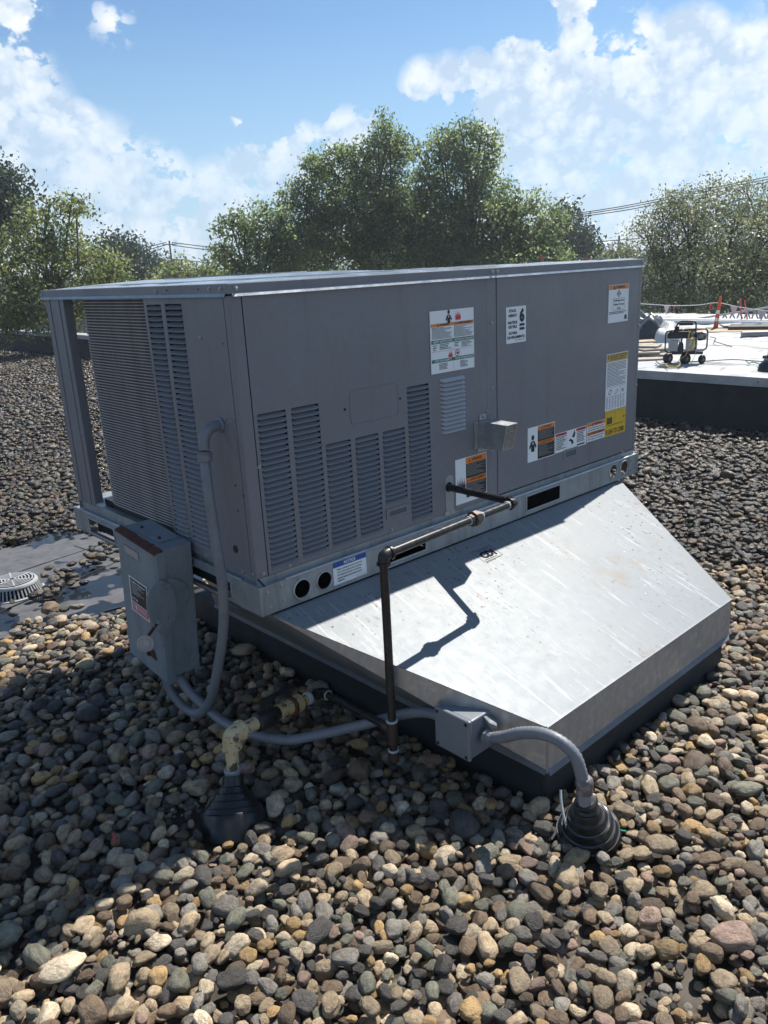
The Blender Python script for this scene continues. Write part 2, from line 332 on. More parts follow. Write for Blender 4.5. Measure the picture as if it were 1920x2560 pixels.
class MB:
    def __init__(s): s.v = []; s.f = []
    def add(s, vs, fs):
        k = len(s.v); s.v += [tuple(p) for p in vs]; s.f += [tuple(i + k for i in f) for f in fs]; return s
    def box(s, x0, x1, y0, y1, z0, z1, T=None):
        vs = [Vector((x, y, z)) for x in (x0, x1) for y in (y0, y1) for z in (z0, z1)]
        if T: vs = [T @ p for p in vs]
        return s.add(vs, [(0, 1, 3, 2), (4, 6, 7, 5), (0, 4, 5, 1), (2, 3, 7, 6), (0, 2, 6, 4), (1, 5, 7, 3)])
    def tube(s, pts, r, seg=12, caps=True, radii=None):
        pts = [Vector(p) for p in pts]; n = len(pts); rings = []; up = None
        for i, p in enumerate(pts):
            t = (pts[min(i + 1, n - 1)] - pts[max(i - 1, 0)]).normalized()
            if up is None: up = t.orthogonal().normalized()
            else: up = (up - t * up.dot(t)); up = up.normalized() if up.length > 1e-6 else t.orthogonal().normalized()
            w = t.cross(up); rr = radii[i] if radii else r
            rings.append([p + (up * cos(a) + w * sin(a)) * rr for a in [2 * pi * j / seg for j in range(seg)]])
        vs = [q for R_ in rings for q in R_]; fs = []
        for i in range(n - 1):
            for j in range(seg):
                a = i * seg + j; b_ = i * seg + (j + 1) % seg
                fs.append((a, b_, b_ + seg, a + seg))
        if caps: fs.append(tuple(range(seg))[::-1]); fs.append(tuple((n - 1) * seg + j for j in range(seg)))
        return s.add(vs, fs)
    def lathe(s, prof, org, axis=(0, 0, 1), seg=32):
        ax = Vector(axis).normalized(); u = ax.orthogonal().normalized(); w = ax.cross(u); org = Vector(org)
        vs = []; fs = []; n = len(prof)
        for r, h in prof:
            for j in range(seg):
                a = 2 * pi * j / seg; vs.append(org + ax * h + (u * cos(a) + w * sin(a)) * r)
        for i in range(n - 1):
            for j in range(seg):
                a = i * seg + j; b_ = i * seg + (j + 1) % seg; fs.append((a, b_, b_ + seg, a + seg))
        if prof[0][0] > 0: fs.append(tuple(range(seg))[::-1])
        if prof[-1][0] > 0: fs.append(tuple((n - 1) * seg + j for j in range(seg)))
        return s.add(vs, fs)
    def poly(s, pts): return s.add(pts, [tuple(range(len(pts)))])
    def slab(s, pts, n):    # polygon extruded by vector n
        n = Vector(n); k = len(pts); top = [Vector(p) for p in pts]; bot = [p + n for p in top]
        fs = [tuple(range(k)), tuple(range(2 * k - 1, k - 1, -1))] + [(i, i + k, (i + 1) % k + k, (i + 1) % k) for i in range(k)]
        return s.add(top + bot, fs)
    def mesh(s, name, m, org=(0, 0, 0), smooth=False):
        me = bpy.data.meshes.new(name); o = Vector(org)
        me.from_pydata([(p[0] - o.x, p[1] - o.y, p[2] - o.z) for p in s.v], [], s.f)
        if m: me.materials.append(m)
        bm = bmesh.new(); bm.from_mesh(me); bmesh.ops.recalc_face_normals(bm, faces=bm.faces); bm.to_mesh(me); bm.free()
        if smooth:
            me.polygons.foreach_set('use_smooth', [True] * len(me.polygons))
            me.set_sharp_from_angle(angle=radians(38))
        return me
    def build(s, name, m, parent=None, org=None, smooth=False, bevel=0):
        if org is None:
            a = np.array(s.v); org = (0, 0, 0) if parent else tuple(np.append((a[:, :2].min(0) + a[:, :2].max(0)) / 2, a[:, 2].min()))
        o = link(name, s.mesh(name, m, org, smooth), parent, org)
        if bevel:
            bv = o.modifiers.new('bevel', 'BEVEL'); bv.width = bevel; bv.segments = 2; bv.limit_method = 'ANGLE'; bv.angle_limit = radians(40)
        return o

def holed(outline, holes, o, U, V, t):
    """sheet metal: outline and holes as 2-D loops on the plane o + a*U + b*V, thickness t behind (vector)"""
    bm = bmesh.new(); o = Vector(o); U = Vector(U); V = Vector(V); t = Vector(t)
    edges = []
    for lp in [outline] + holes:
        vs = [bm.verts.new(o + U * a + V * b_) for a, b_ in lp]
        for i in range(len(vs)): edges.append(bm.edges.new((vs[i], vs[(i + 1) % len(vs)])))
    bmesh.ops.triangle_fill(bm, use_beauty=True, use_dissolve=False, edges=edges)
    r = bmesh.ops.extrude_face_region(bm, geom=bm.faces[:])
    bmesh.ops.translate(bm, verts=[g for g in r['geom'] if isinstance(g, bmesh.types.BMVert)], vec=t)
    bmesh.ops.recalc_face_normals(bm, faces=bm.faces)
    me = bpy.data.meshes.new('sheet'); bm.to_mesh(me); bm.free()
    mb = MB(); mb.add([v.co.copy() for v in me.vertices], [tuple(p.vertices) for p in me.polygons]); bpy.data.meshes.remove(me)
    return mb
def rect(a0, b0, a1, b1): return [(a0, b0), (a1, b0), (a1, b1), (a0, b1)]
def rrect(a0, b0, a1, b1, r, n=4):
    out = []
    for cx, cy, s in ((a1 - r, b0 + r, -pi / 2), (a1 - r, b1 - r, 0), (a0 + r, b1 - r, pi / 2), (a0 + r, b0 + r, pi)):
        for i in range(n + 1): a = s + pi / 2 * i / n; out.append((cx + r * cos(a), cy + r * sin(a)))
    return out
def circ(cx, cy, rx, ry=None, n=24): ry = ry or rx; return [(cx + rx * cos(2 * pi * i / n), cy + ry * sin(2 * pi * i / n)) for i in range(n)]
def spline(pts, n=10):
    P = [Vector(p) for p in pts]; P = [P[0] * 2 - P[1]] + P + [P[-1] * 2 - P[-2]]; out = []
    for i in range(1, len(P) - 2):
        for k in range(n):
            t = k / n
            out.append(.5 * ((2 * P[i]) + (P[i + 1] - P[i - 1]) * t + (2 * P[i - 1] - 5 * P[i] + 4 * P[i + 1] - P[i + 2]) * t * t + (3 * P[i] - P[i - 1] - 3 * P[i + 1] + P[i + 2]) * t ** 3))
    out.append(P[-2]); return out

# a hex-head screw, one mesh shared
def screw_mesh(name, r=.0065):
    mb = MB(); mb.lathe([(r, 0), (r, .0015), (r * .85, .002)], (0, 0, 0), (0, 0, 1), 14)
    mb.lathe([(r * .6, .002), (r * .6, .005), (r * .5, .0055)], (0, 0, 0), (0, 0, 1), 6)
    return mb.mesh(name, screwm)
SCREW = screw_mesh('screw')
def screw(p, axis, parent):
    o = link('screw', SCREW, parent, p); o.rotation_mode = 'QUATERNION'; o.rotation_quaternion = Vector(axis).to_track_quat('Z', 'Y'); return o

# printed labels ---------------------------------------------------------
def textmesh(body, bold=.022):
    cu = bpy.data.curves.new('t', 'FONT'); cu.body = body; cu.resolution_u = 2; cu.size = 1; cu.offset = bold
    ob = bpy.data.objects.new('t', cu); me = bpy.data.meshes.new_from_object(ob)
    vs = np.array([v.co[:2] for v in me.vertices]) if len(me.vertices) else np.zeros((0, 2)); fs = [tuple(p.vertices) for p in me.polygons]
    bpy.data.objects.remove(ob); bpy.data.curves.remove(cu); bpy.data.meshes.remove(me)
    return vs, fs
class Label:
    """a thin printed sticker: o origin (lower left), U and V edge vectors, N outward normal"""
    def __init__(s, name, parent, label, o, U, V, N_, base=white, thick=.0008):
        s.o, s.U, s.V, s.n = Vector(o), Vector(U), Vector(V), Vector(N_).normalized(); s.name = name
        mb = MB(); q = [s.o, s.o + s.U, s.o + s.U + s.V, s.o + s.V]; mb.slab(q, s.n * thick)
        s.root = mb.build(name, base, parent); s.t = thick; s.layers = {}
        if label: s.root['label'] = label
        s.lu = s.U.length; s.lv = s.V.length
    def P(s, a, b_, h): return s.o + s.U * a + s.V * b_ + s.n * (s.t + h)
    def L(s, m, kind): return s.layers.setdefault((m.name, kind), (MB(), m))[0]
    def rect(s, a0, b0, a1, b1, m, h=.0003): s.L(m, 'band').poly([s.P(a0, b0, h), s.P(a1, b0, h), s.P(a1, b1, h), s.P(a0, b1, h)]); return s
    def poly(s, pts, m, h=.0006): s.L(m, 'symbol').poly([s.P(a, b_, h) for a, b_ in pts]); return s
    def frame(s, a0, b0, a1, b1, w, m):
        wa = w / s.lu; wb = w / s.lv
        for r_ in ((a0, b0, a1, b0 + wb), (a0, b1 - wb, a1, b1), (a0, b0 + wb, a0 + wa, b1 - wb), (a1 - wa, b0 + wb, a1, b1 - wb)): s.rect(*r_, m, .0006)
        return s
    def text(s, body, a0, a1, b0, b1, m=None, h=.0008, bold=.022):
        m = m or l_black; vs, fs = textmesh(body, bold)
        if not len(vs): return s
        mn, mx = vs.min(0), vs.max(0); w = (mx - mn); w[w == 0] = 1
        s.L(m, 'lettering').add([s.P(a0 + (x - mn[0]) / w[0] * (a1 - a0), b0 + (y - mn[1]) / w[1] * (b1 - b0), h) for x, y in vs], fs); return s
    def lines(s, a0, b0, a1, b1, n, m=None, dens=.5):
        m = m or l_black; R_ = random.Random(hash((round(a0, 3), round(b0, 3), n)) & 999)
        for i in range(n):
            t1 = b1 - (b1 - b0) * i / n; t0 = t1 - (b1 - b0) / n * dens; a = a0; end = a1 - (a1 - a0) * (R_.random() ** 3) * .5
            while a < end:
                w = (a1 - a0) * R_.uniform(.05, .14); s.L(m, 'fine_print').poly([s.P(a, t0, .0005), s.P(min(a + w, end), t0, .0005), s.P(min(a + w, end), t1, .0005), s.P(a, t1, .0005)])
                a += w + (a1 - a0) * .016
        return s
    def done(s):
        nm = {'band': 'colour_band', 'symbol': 'pictogram', 'lettering': 'lettering', 'fine_print': 'fine_print'}
        for (mn, k), (mb, m) in s.layers.items():
            me = bpy.data.meshes.new(nm[k]); me.from_pydata([tuple(p) for p in mb.v], [], mb.f); me.materials.append(m)
            q = link(nm[k], me, s.root); q.location = (0, 0, 0)
            if k in ('fine_print',): q['kind'] = 'stuff'
        return s.root
def tri(L_, cx, cy, w, m=l_black): h = w * L_.lu / L_.lv; L_.poly([(cx - w / 2, cy - h / 2), (cx + w / 2, cy - h / 2), (cx, cy + h / 2)], m, .0008)
def person_sign(L_, cx, cy, w):
    h = w * L_.lu / L_.lv
    L_.poly([(cx + w * .2 * cos(a), cy + h * .52 + h * .24 * sin(a)) for a in [2 * pi * i / 12 for i in range(12)]], l_black)
    L_.poly([(cx - w * .22, cy - h * .7), (cx + w * .22, cy - h * .7), (cx + w * .26, cy + h * .22), (cx - w * .26, cy + h * .22)], l_black)
    for s_ in (-1, 1): L_.poly([(cx + s_ * w * .2, cy + h * .22), (cx + s_ * w * .52, cy - h * .25), (cx + s_ * w * .4, cy - h * .45), (cx + s_ * w * .2, cy - h * .1)], l_black)
    L_.poly([(cx + w * .07 * cos(a), cy + h * .02 + h * .12 * sin(a)) for a in [2 * pi * i / 8 for i in range(8)]], white, .0010)
def burst(L_, cx, cy, w, m, n=9):
    h = w * L_.lu / L_.lv; pts = [(cx - w * .5, cy - h * .5)]
    for i in range(n): 
        pts.append((cx - w * .55 + w * 1.1 * (i + .0) / (n - 1), cy + h * (.15 + .35 * (i % 2) + .25 * sin(pi * i / (n - 1)))))
        if i < n - 1: pts.append((cx - w * .5 + w * (i + .5) / (n - 1), cy - h * .12))
    pts.append((cx + w * .5, cy - h * .5)); L_.poly(pts, m)

# ================================================================== STRUCTURE
LX, WY = 2.2047, 1.3593
GZ = -.60
g = MB()
nx = 24
g.box(-14, 6.03, -14, 42, GZ - .3, GZ)
deck = tag(g.build('roof_deck', deck_m, None, (0, 0, 0)), kind='structure')
gm = MB(); gm.box(-400, 400, -400, 400, -6.2, -6); tag(gm.build('ground', soil), kind='structure')
# lapped membrane seams in the wet area round the drain
sm = MB()
for (a, b_) in (((-.75, 2.05), (.95, 2.60)), ((-.5, 1.93), (1.4, 1.62)), ((.55, 3.0), (.75, 1.4)), ((-.9, 2.62), (.9, 2.92))):
    a = Vector((*a, GZ)); b_ = Vector((*b_, GZ)); d = (b_ - a).normalized(); n_ = Vector((-d.y, d.x, 0))
    for i in range(24):
        p = a.lerp(b_, i / 24); q = a.lerp(b_, (i + 1) / 24); w = .004
        hh = .004 + .004 * mnoise.noise(p * 9)
        sm.slab([p - n_ * w, q - n_ * w, q + n_ * w, p + n_ * w], (0, 0, max(.002, hh)))
tag(sm.build('membrane_seams', membrane), kind='structure')

# ================================================================== ROOF CURB AND ADAPTER
k_, h0_, y0_ = .36, .015, -.016
def sz(y): return -h0_ + k_ * (y - y0_)
FL = Vector((.449, -.764, 0)); FR = Vector((1.662, -.756, 0)); FL.z = sz(FL.y); FR.z = sz(FR.y)
BL = Vector((.035, -.01, -.0045)); BRr = Vector((2.068, -.01, -.0045)); BL.z = BRr.z = sz(-.01) + .004
LZ = -.43
curb = thing('roof_curb', (1.05, .3, GZ), 'black membrane wrapped roof curb standing in the stones under the sloped metal adapter', 'roof curb')
mb = MB(); mb.box(.462, 1.650, -.742, 1.36, GZ, LZ - .004); mb.build('curb_wall', membrane, curb, bevel=.012)
mb = MB(); mb.slab([(.45, -.755, GZ + .001), (1.662, -.755, GZ + .001), (1.75, -.84, GZ + .001), (.37, -.84, GZ + .001)], (0, 0, .012)); mb.build('flashing', membrane, curb)
ad = thing('curb_adapter', (1.05, 0, LZ), 'big sloping sheet of bright scratched galvanised metal under the grey rooftop unit', 'curb adapter')
mb = MB(); 
# top sheet with a faint sag so reflections wander
nu, nv = 14, 10; vs = []; fs = []
for j in range(nv + 1):
    for i in range(nu + 1):
        a = BL.lerp(BRr, i / nu); c_ = FL.lerp(FR, i / nu); p = a.lerp(c_, j / nv)
        edge = min(i, nu - i, j, nv - j)
        p.z += (0 if edge == 0 else .0025 * mnoise.noise(Vector((p.x * 2.3, p.y * 2.3, 1)))); vs.append(p)
for j in range(nv):
    for i in range(nu): a = j * (nu + 1) + i; fs.append((a, a + 1, a + nu + 2, a + nu + 1))
mb.add(vs, fs); mb.build('top_sheet', slab_m, ad, smooth=True)
e = Vector((0, 0, -.0015))
LLf = Vector((FL.x, FL.y, LZ)); LRf = Vector((FR.x, FR.y, LZ)); LLb = Vector((.455, 1.10, LZ)); LRb = Vector((1.655, 1.10, LZ))
mb = MB(); mb.slab([FL + e, FR + e, LRf, LLf], (0, .002, 0)); mb.build('front_skirt', skirt_m, ad)
mb = MB(); mb.slab([FL + e, LLf, LLb, Vector((.14, .60, -.02)), BL + e], (.002, 0, 0)); mb.build('side_skirt', skirt_m, ad)
mb = MB(); mb.slab([FR + e, BRr + e, Vector((2.0, .60, -.02)), LRb, LRf], (-.002, 0, 0)); mb.build('side_skirt', skirt_m, ad)
mb = MB(); mb.slab([Vector((.14, .60, -.02)), LLb, LRb, Vector((2.0, .60, -.02))], (0, -.002, 0)); mb.build('rear_skirt', galv_dull, ad)
mb = MB(); mb.slab([LLf + Vector((-.0, 0, 0)), LLf + Vector((-.010, -.0, -.010)), LLb + Vector((-.010, 0, -.010)), LLb], (0, 0, -.0025)); mb.build('lip', lip_m, ad)
mb = MB(); mb.slab([LRf, LRf + Vector((.010, .03, -.010)), LRb + Vector((.010, 0, -.010)), LRb], (0, 0, -.0025)); mb.build('lip', lip_m, ad)
mb = MB(); mb.slab([LLf + Vector((.006, 0, .0)), LLf + Vector((.0, -.011, -.013)), LRf + Vector((-.02, -.011, -.013)), LRf], (0, 0, -.0025)); mb.build('lip', lip_m, ad)
mb = MB(); mb.tube([FL + Vector((-.003, -.003, -.004)), LLf + Vector((-.003, -.003, -.006))], .0035, 6); mb.build('corner_seam', galv_dull, ad)
mb = MB(); mb.slab([FL + Vector((-.001, -.002, .001)), FR + Vector((.001, -.002, .001)), FR + Vector((0, .006, .0035)), FL + Vector((0, .006, .0035))], (0, 0, -.002)); mb.build('folded_edge', slab_m, ad)
# small screws and dents on the sheet
nrm = Vector((0, -k_, 1)).normalized()
for x, y in ((1.35, -.56), (1.42, -.60), (1.40, -.53), (1.53, -.36), (1.20, -.28), (1.57, -.62), (.80, -.42)):
    mb = MB(); p = Vector((x, y, sz(y) + .0004)); mb.lathe([(.003, 0), (.002, .0012)], p, nrm, 8); mb.build('rivet', screwm, ad)
# the maker's sticker on the sheet
def onslab(x, y, h=.0022): return Vector((x, y, sz(y))) + nrm * h
o_ = onslab(.911, -.147); U_ = onslab(1.019, -.147) - o_; V_ = onslab(.911, -.073) - o_
lb = Label('sticker', ad, 'pale maker sticker with bold dark letters CDI on the sloping sheet', o_, U_, V_, nrm, M('faded sticker', (.36, .33, .335), .8, spec=.1), .0006)
ink = M('faded ink', (.03, .026, .032), .9, spec=.05); ink_blue = M('faded blue ink', (.05, .08, .16), .9, spec=.05)
lb.frame(0, .1, 1, 1, .0016, ink)
lb.text('CDI', .14, .86, .28, .78, ink, bold=.06); lb.lines(.15, .82, .9, .93, 2, ink_blue, .6); lb.lines(.1, .16, .9, .23, 1, ink, .6); lb.lines(.08, .0, .95, .08, 2, ink, .5)
lb.done()

# ================================================================== ROOFTOP UNIT
RU = thing('rooftop_unit', (1.1, .68, 0), 'large grey packaged rooftop air conditioner with louvered panels and many warning labels', 'air conditioner')
X0, X1, Y0, Y1 = -.006, 2.208, -.016, 1.394
RH = .094
# base rails -------------------------------------------------------------
def pill(a0, b0, a1, b1): return rrect(a0, b0, a1, b1, min(a1 - a0, b1 - b0) * .08)
holesF = [circ(.154, .045, .034, .033), circ(.246, .045, .032, .032), pill(.496, .018, .728, .080), pill(1.327, .018, 1.567, .083), circ(1.990, .052, .034), circ(2.085, .052, .034)]
mb = holed(rect(X0 + .003, 0, X1 - .003, RH), holesF, (0, Y0, 0), (1, 0, 0), (0, 0, 1), (0, .003, 0))
mb.box(X0 + .003, X1 - .003, Y0 + .0005, Y0 + .028, RH, RH + .003); mb.box(X0 + .003, X1 - .003, Y0 + .0005, Y0 + .03, -.0, .003)
mb.build('base_rail', galv_dull, RU)
for hp in holesF:       # turned rims round the openings
    pts = [(a, Y0 - .001, b_) for a, b_ in hp]; MB().tube(pts + [pts[0]], .0035, 6, False).build('hole_rim', galv, RU, smooth=True)
holesL = [pill(.148, .014, .400, .076), pill(1.005, .014, 1.245, .076)]
mb = holed(rect(Y0, 0, Y1, RH), holesL, (X0, 0, 0), (0, 1, 0), (0, 0, 1), (.003, 0, 0))
mb.box(X0, X0 + .03, Y0 + .03, Y1, RH, RH + .003); mb.box(X0, X0 + .03, Y0 + .03, Y1, -.0, .003)
mb.build('base_rail', galv_dull, RU)
for hp in holesL:
    pts = [(X0 - .001, a, b_) for a, b_ in hp]; MB().tube(pts + [pts[0]], .0035, 6, False).build('hole_rim', galv, RU, smooth=True)
mb = MB(); mb.box(X1 - .003, X1, Y0, Y1, 0, RH).box(X1 - .03, X1, Y0 + .03, Y1, RH, RH + .003); mb.build('base_rail', galv_dull, RU)
mb = MB(); mb.box(X0 + .003, X1 - .003, Y1 - .003, Y1, 0, RH); mb.build('base_rail', galv_dull, RU)
for xa in (.03, 1.1): 
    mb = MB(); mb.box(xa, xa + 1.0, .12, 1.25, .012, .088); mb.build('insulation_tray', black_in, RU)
# brackets at the corners, rolled edges, pan
mb = MB(); mb.box(X0 - .0025, .088, Y0 - .0025, Y0, .002, RH + .004); mb.box(X0 - .0025, X0, Y0, .10, .002, RH + .004); mb.build('corner_bracket', galv_dull, RU, bevel=.001)
mb = MB(); mb.box(2.128, X1 + .0025, Y0 - .0025, Y0, .002, RH + .006); mb.build('corner_bracket', galv_dull, RU, bevel=.001)
mb = MB(); mb.tube([(X0 + .1, Y0 + .003, RH + .002), (2.125, Y0 + .003, RH + .002)], .005, 8); mb.tube([(X0 + .005, Y0 + .1, RH + .002), (X0 + .005, Y1, RH + .002)], .005, 8)
mb.build('rolled_edge', galv, RU, smooth=True)
mb = MB(); mb.box(.004, X1 - .012, .0015, .012, RH + .003, .119); mb.box(.012, .03, .012, 1.335, RH + .003, .137); mb.box(.03, .25, .50, 1.36, .134, .1365); mb.build('base_pan', galv_dull, RU)
mb = MB(); mb.slab([(X0 + .012, Y0 - .004, RH + .006), (X0 + .02, Y0 - .004, RH + .006), (.005, .0, .12), (-.003, .0, .12)], (0, -.004, 0)); mb.build('seal_strip', rubber, RU)
for p in ((.020, Y0 - .0025, .073), (.072, Y0 - .0025, .082), (.026, Y0 - .0025, .022), (.078, Y0 - .0025, .031), (2.145, Y0 - .0025, .075), (2.190, Y0 - .0025, .082), (2.143, Y0 - .0025, .028), (2.186, Y0 - .0025, .034)): screw(p, (0, -1, 0), RU)

# body core (dark, behind the skins)
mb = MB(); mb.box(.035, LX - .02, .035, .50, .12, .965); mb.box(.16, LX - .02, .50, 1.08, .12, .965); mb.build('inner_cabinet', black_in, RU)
mb = MB(); mb.box(.75, LX - .004, 1.12, 1.352, .12, .965); mb.box(LX - .018, LX - .004, .004, 1.12, .12, .965); mb.build('rear_panel', paint, RU)

ZB, ZT = .121, .967
# louver slats: one mesh per length, shared
def slat_mesh(L_, pitch, axis):
    xs = [0, .004, .010, L_ - .010, L_ - .004, L_]; k = [0, .55, 1, 1, .55, 0]
    prof = [(.0135, -.26), (.0105, -.42), (.0050, -.66), (.0, -.88), (-.0020, -.985)]   # (inward, down in pitches)
    mb = MB(); vs = []
    for x, q in zip(xs, k):
        for d, h in prof:
            dd = d * q + .0006 * (1 - q); hh = h if q > .9 else (-.62 + (h + .62) * (.5 + .45 * q))
            vs.append((x, dd, hh * pitch) if axis == 'x' else (dd, x, hh * pitch))
    n = len(prof); fs = []
    for i in range(len(xs) - 1):
        for j in range(n - 1): a = i * n + j; fs.append((a, a + 1, a + n + 1, a + n))
    me = bpy.data.meshes.new('louver'); me.from_pydata(vs, [], fs); me.materials.append(paint_light)
    me.polygons.foreach_set('use_smooth', [True] * len(fs)); return me
def louvers(a0, a1, z0, z1, n, axis, parent, off):
    p = (z1 - z0) / n; me = slat_mesh(a1 - a0, p, axis)
    for i in range(n):
        z = z1 - p * i
        link('louver', me, parent, (a0, off, z) if axis == 'x' else (off, a0, z))
PITCH = .0172
cols = [(.056, .161, .136, .625), (.180, .288, .138, .625), (.304, .410, .139, .489), (.429, .534, .139, .488), (.552, .659, .226, .487), (.676, .785, .137, .623)]
slots = [rrect(a, z0, b_, z1, .004, 2) for a, b_, z0, z1 in cols]
ov = rrect(.855, .119, .900, .268, .021, 6)
oval_hole = circ(.8755, .222, .019, .019, 16)
mb = holed(rect(.044, ZB, 1.104, ZT), slots + [oval_hole], (0, 0, 0), (1, 0, 0), (0, 0, 1), (0, .0022, 0))
fp = mb.build('front_panel', paint, RU)
for a, b_, z0, z1 in cols: louvers(a, b_, z0, z1, round((z1 - z0) / PITCH), 'x', RU, 0)
# outward hood vents (13)
hp_ = (.628 - .425) / 13
mb = MB(); w = .128
vs = [(0, 0, 0), (w, 0, 0), (w, -.010, -hp_ * .80), (.014, -.010, -hp_ * .80), (0.002, 0, -hp_ * .55), (w, 0, -hp_ * .55), (.014, 0, -hp_ * .82), (w, 0, -hp_ * .82)]
mb.add(vs, [(0, 1, 2, 3), (0, 3, 4), (1, 5, 2), (3, 2, 7, 6)]); me = mb.mesh('vent_slat', M('vent slat paint', (.34, .35, .37), .4))
for i in range(13): link('vent_slat', me, RU, (.841, -.0008, .628 - i * hp_))
# pressed knock-out outline, handles, gas opening plate
mb = MB(); kp = rrect(.416, .534, .632, .646, .018, 5); pts = [(a, -.0005, b_) for a, b_ in kp]; mb.tube(pts + [pts[0]], .0012, 5, False)
mb.build('knockout_outline', paint_light, RU)
for x, z in ((.393, .589), (.642, .589)):
    mb = MB(); mb.lathe([(.0045, 0), (.0045, .0012)], (x, -.0002, z), (0, -1, 0), 12); mb.build('plug_hole', black_in, RU)
def handle(x0, x1, z0, z1):
    fr = holed(rrect(x0, z0, x1, z1, .003, 2), [rrect(x0 + .014, z0 + .009, x1 - .014, z1 - .011, .003, 2)], (0, -.0035, 0), (1, 0, 0), (0, 0, 1), (0, .003, 0))
    h = fr.build('handle', paint_light, RU)
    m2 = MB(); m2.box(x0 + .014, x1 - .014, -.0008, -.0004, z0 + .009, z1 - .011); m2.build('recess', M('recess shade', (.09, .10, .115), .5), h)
handle(.551, .661, .176, .212); handle(1.609, 1.716, .180, .224)
mb = holed(ov, [oval_hole], (0, -.0016, 0), (1, 0, 0), (0, 0, 1), (0, .0012, 0)); mb.build('pipe_cover_plate', galv_dull, RU)
mb = MB(); mb.box(.848, .905, -.003, -.0018, .113, .128); mb.build('plate_tab', galv, RU)
# mid post + right panel
mb = MB(); mb.box(1.1065, 1.1605, .0015, .010, ZB, ZT); mb.build('centre_post', paint, RU)
mb = MB(); mb.box(1.165, 2.180, -.0006, .002, ZB + .004, ZT); mb.box(1.163, 1.1655, .0022, .006, ZB, ZT); mb.build('access_panel', paint, RU, bevel=.0006)
mb = MB(); mb.box(2.184, 2.2035, .0008, .02, ZB, ZT); mb.box(2.2015, 2.2045, .02, .30, ZB, ZT); mb.build('corner_post', paint, RU, bevel=.001)
mb = MB(); mb.slab([(0.0, .0275, ZB), (.0, .004, ZB), (.004, .0, ZB), (.0405, .0, ZB), (.0405, .003, ZB), (.006, .003, ZB), (.003, .006, ZB), (.003, .0275, ZB)], (0, 0, ZT - ZB)); mb.build('corner_post', paint, RU, bevel=.0008)
# left side panel
colsL = [(.266, .370, .153, .946), (.394, .491, .153, .944)]
mb = holed(rect(.0305, ZB, .508, ZT), [rrect(a, z0, b_, z1, .004, 2) for a, b_, z0, z1 in colsL], (0, 0, 0), (0, 1, 0), (0, 0, 1), (.0022, 0, 0))
mb.build('side_panel', paint, RU)
for a, b_, z0, z1 in colsL: louvers(a, b_, z0, z1, 46, 'y', RU, 0)
mb = MB(); pts = [(-.0005, .175 + 0 * a, 0) for a in range(0)]
for r_ in (.045, .026):
    p2 = [(-.0006, .060 + r_ * .75 * cos(2 * pi * i / 28), .575 + r_ * sin(2 * pi * i / 28)) for i in range(29)]; mb.tube(p2, .0010, 5, False)
mb.build('knockout_outline', paint_light, RU)
for y, z, r_ in ((.107, .196, .013), (.068, .41, .003), (.028, .385, .003), (.068, .33, .003), (.052, .835, .002)):
    mb = MB(); mb.lathe([(r_, 0), (r_ * .95, .002)], (-.0002, y, z), (-1, 0, 0), 14); mb.build('plug_hole', rubber, RU)
for p in ((0, .175, .848), (0, .300, .128), (0, .075, .129), (0, .019, .133)): screw((-.0003, p[1], p[2]), (-1, 0, 0), RU)
for x, z in ((1.134, .803), (1.134, .557), (1.130, .31)): screw((x, .0012, z), (0, -1, 0), RU)
for x, z in ((.046, .469), (.124, .129), (.573, .130), (.880, .122), (.024, .133), (1.252, .131), (1.667, .131), (2.079, .131), (1.1, .472), (2.193, .706), (2.192, .43), (2.192, .131)): screw((x, -.0008, z), (0, -1, 0), RU)

# condenser coil ----------------------------------------------------------
def coil_path(off):
    pts = [(.012 + off, .506, 0), (.012 + off, .98, 0)]; r_ = .13 - off
    for i in range(1, 9): a = pi / 2 * i / 8; pts.append((.142 - r_ * cos(a), .985 + r_ * sin(a), 0))
    pts += [(.142 + .2, .985 + r_, 0), (.95, .985 + r_, 0)]
    return pts
zc0, zc1, NT = .178, .962, 76
tm = MB().tube(coil_path(0), .0021, 6, True).mesh('coil_tube', coilm, (0, 0, 0), True)
for i in range(NT): link('coil_tube', tm, RU, (0, 0, zc0 + (zc1 - zc0) * i / (NT - 1)))
mb = MB(); a_ = coil_path(.004); 
for i in range(len(a_) - 1): mb.add([(*a_[i][:2], zc0 - .01), (*a_[i + 1][:2], zc0 - .01), (*a_[i + 1][:2], zc1 + .004), (*a_[i][:2], zc1 + .004)], [(0, 1, 2, 3)])
b2 = coil_path(.030)
for i in range(len(b2) - 1): mb.add([(*b2[i][:2], zc0 - .01), (*b2[i + 1][:2], zc0 - .01), (*b2[i + 1][:2], zc1 + .004), (*b2[i][:2], zc1 + .004)], [(3, 2, 1, 0)])
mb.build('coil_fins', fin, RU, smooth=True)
mb = MB(); mb.box(.008, .045, .505, .5125, .155, .965); mb.build('coil_bracket', coilm, RU)
mb = MB(); mb.box(.04, .9, .52, 1.16, .137, .165); mb.build('coil_foot', rubber, RU)
# rear left post: C channel with ribs
mb = MB(); mb.box(.0, .003, 1.165, 1.335, .137, .967); mb.box(.0, .05, 1.335, 1.338, .10, .967); mb.box(0, .035, 1.163, 1.166, .15, .967)
for y in (1.200, 1.290): mb.box(-.003, .0, y, y + .005, .14, .966)
mb.build('rear_post', paint, RU, bevel=.001)
for z in (.70, .44): screw((-.001, 1.18, z), (-1, 0, 0), RU)

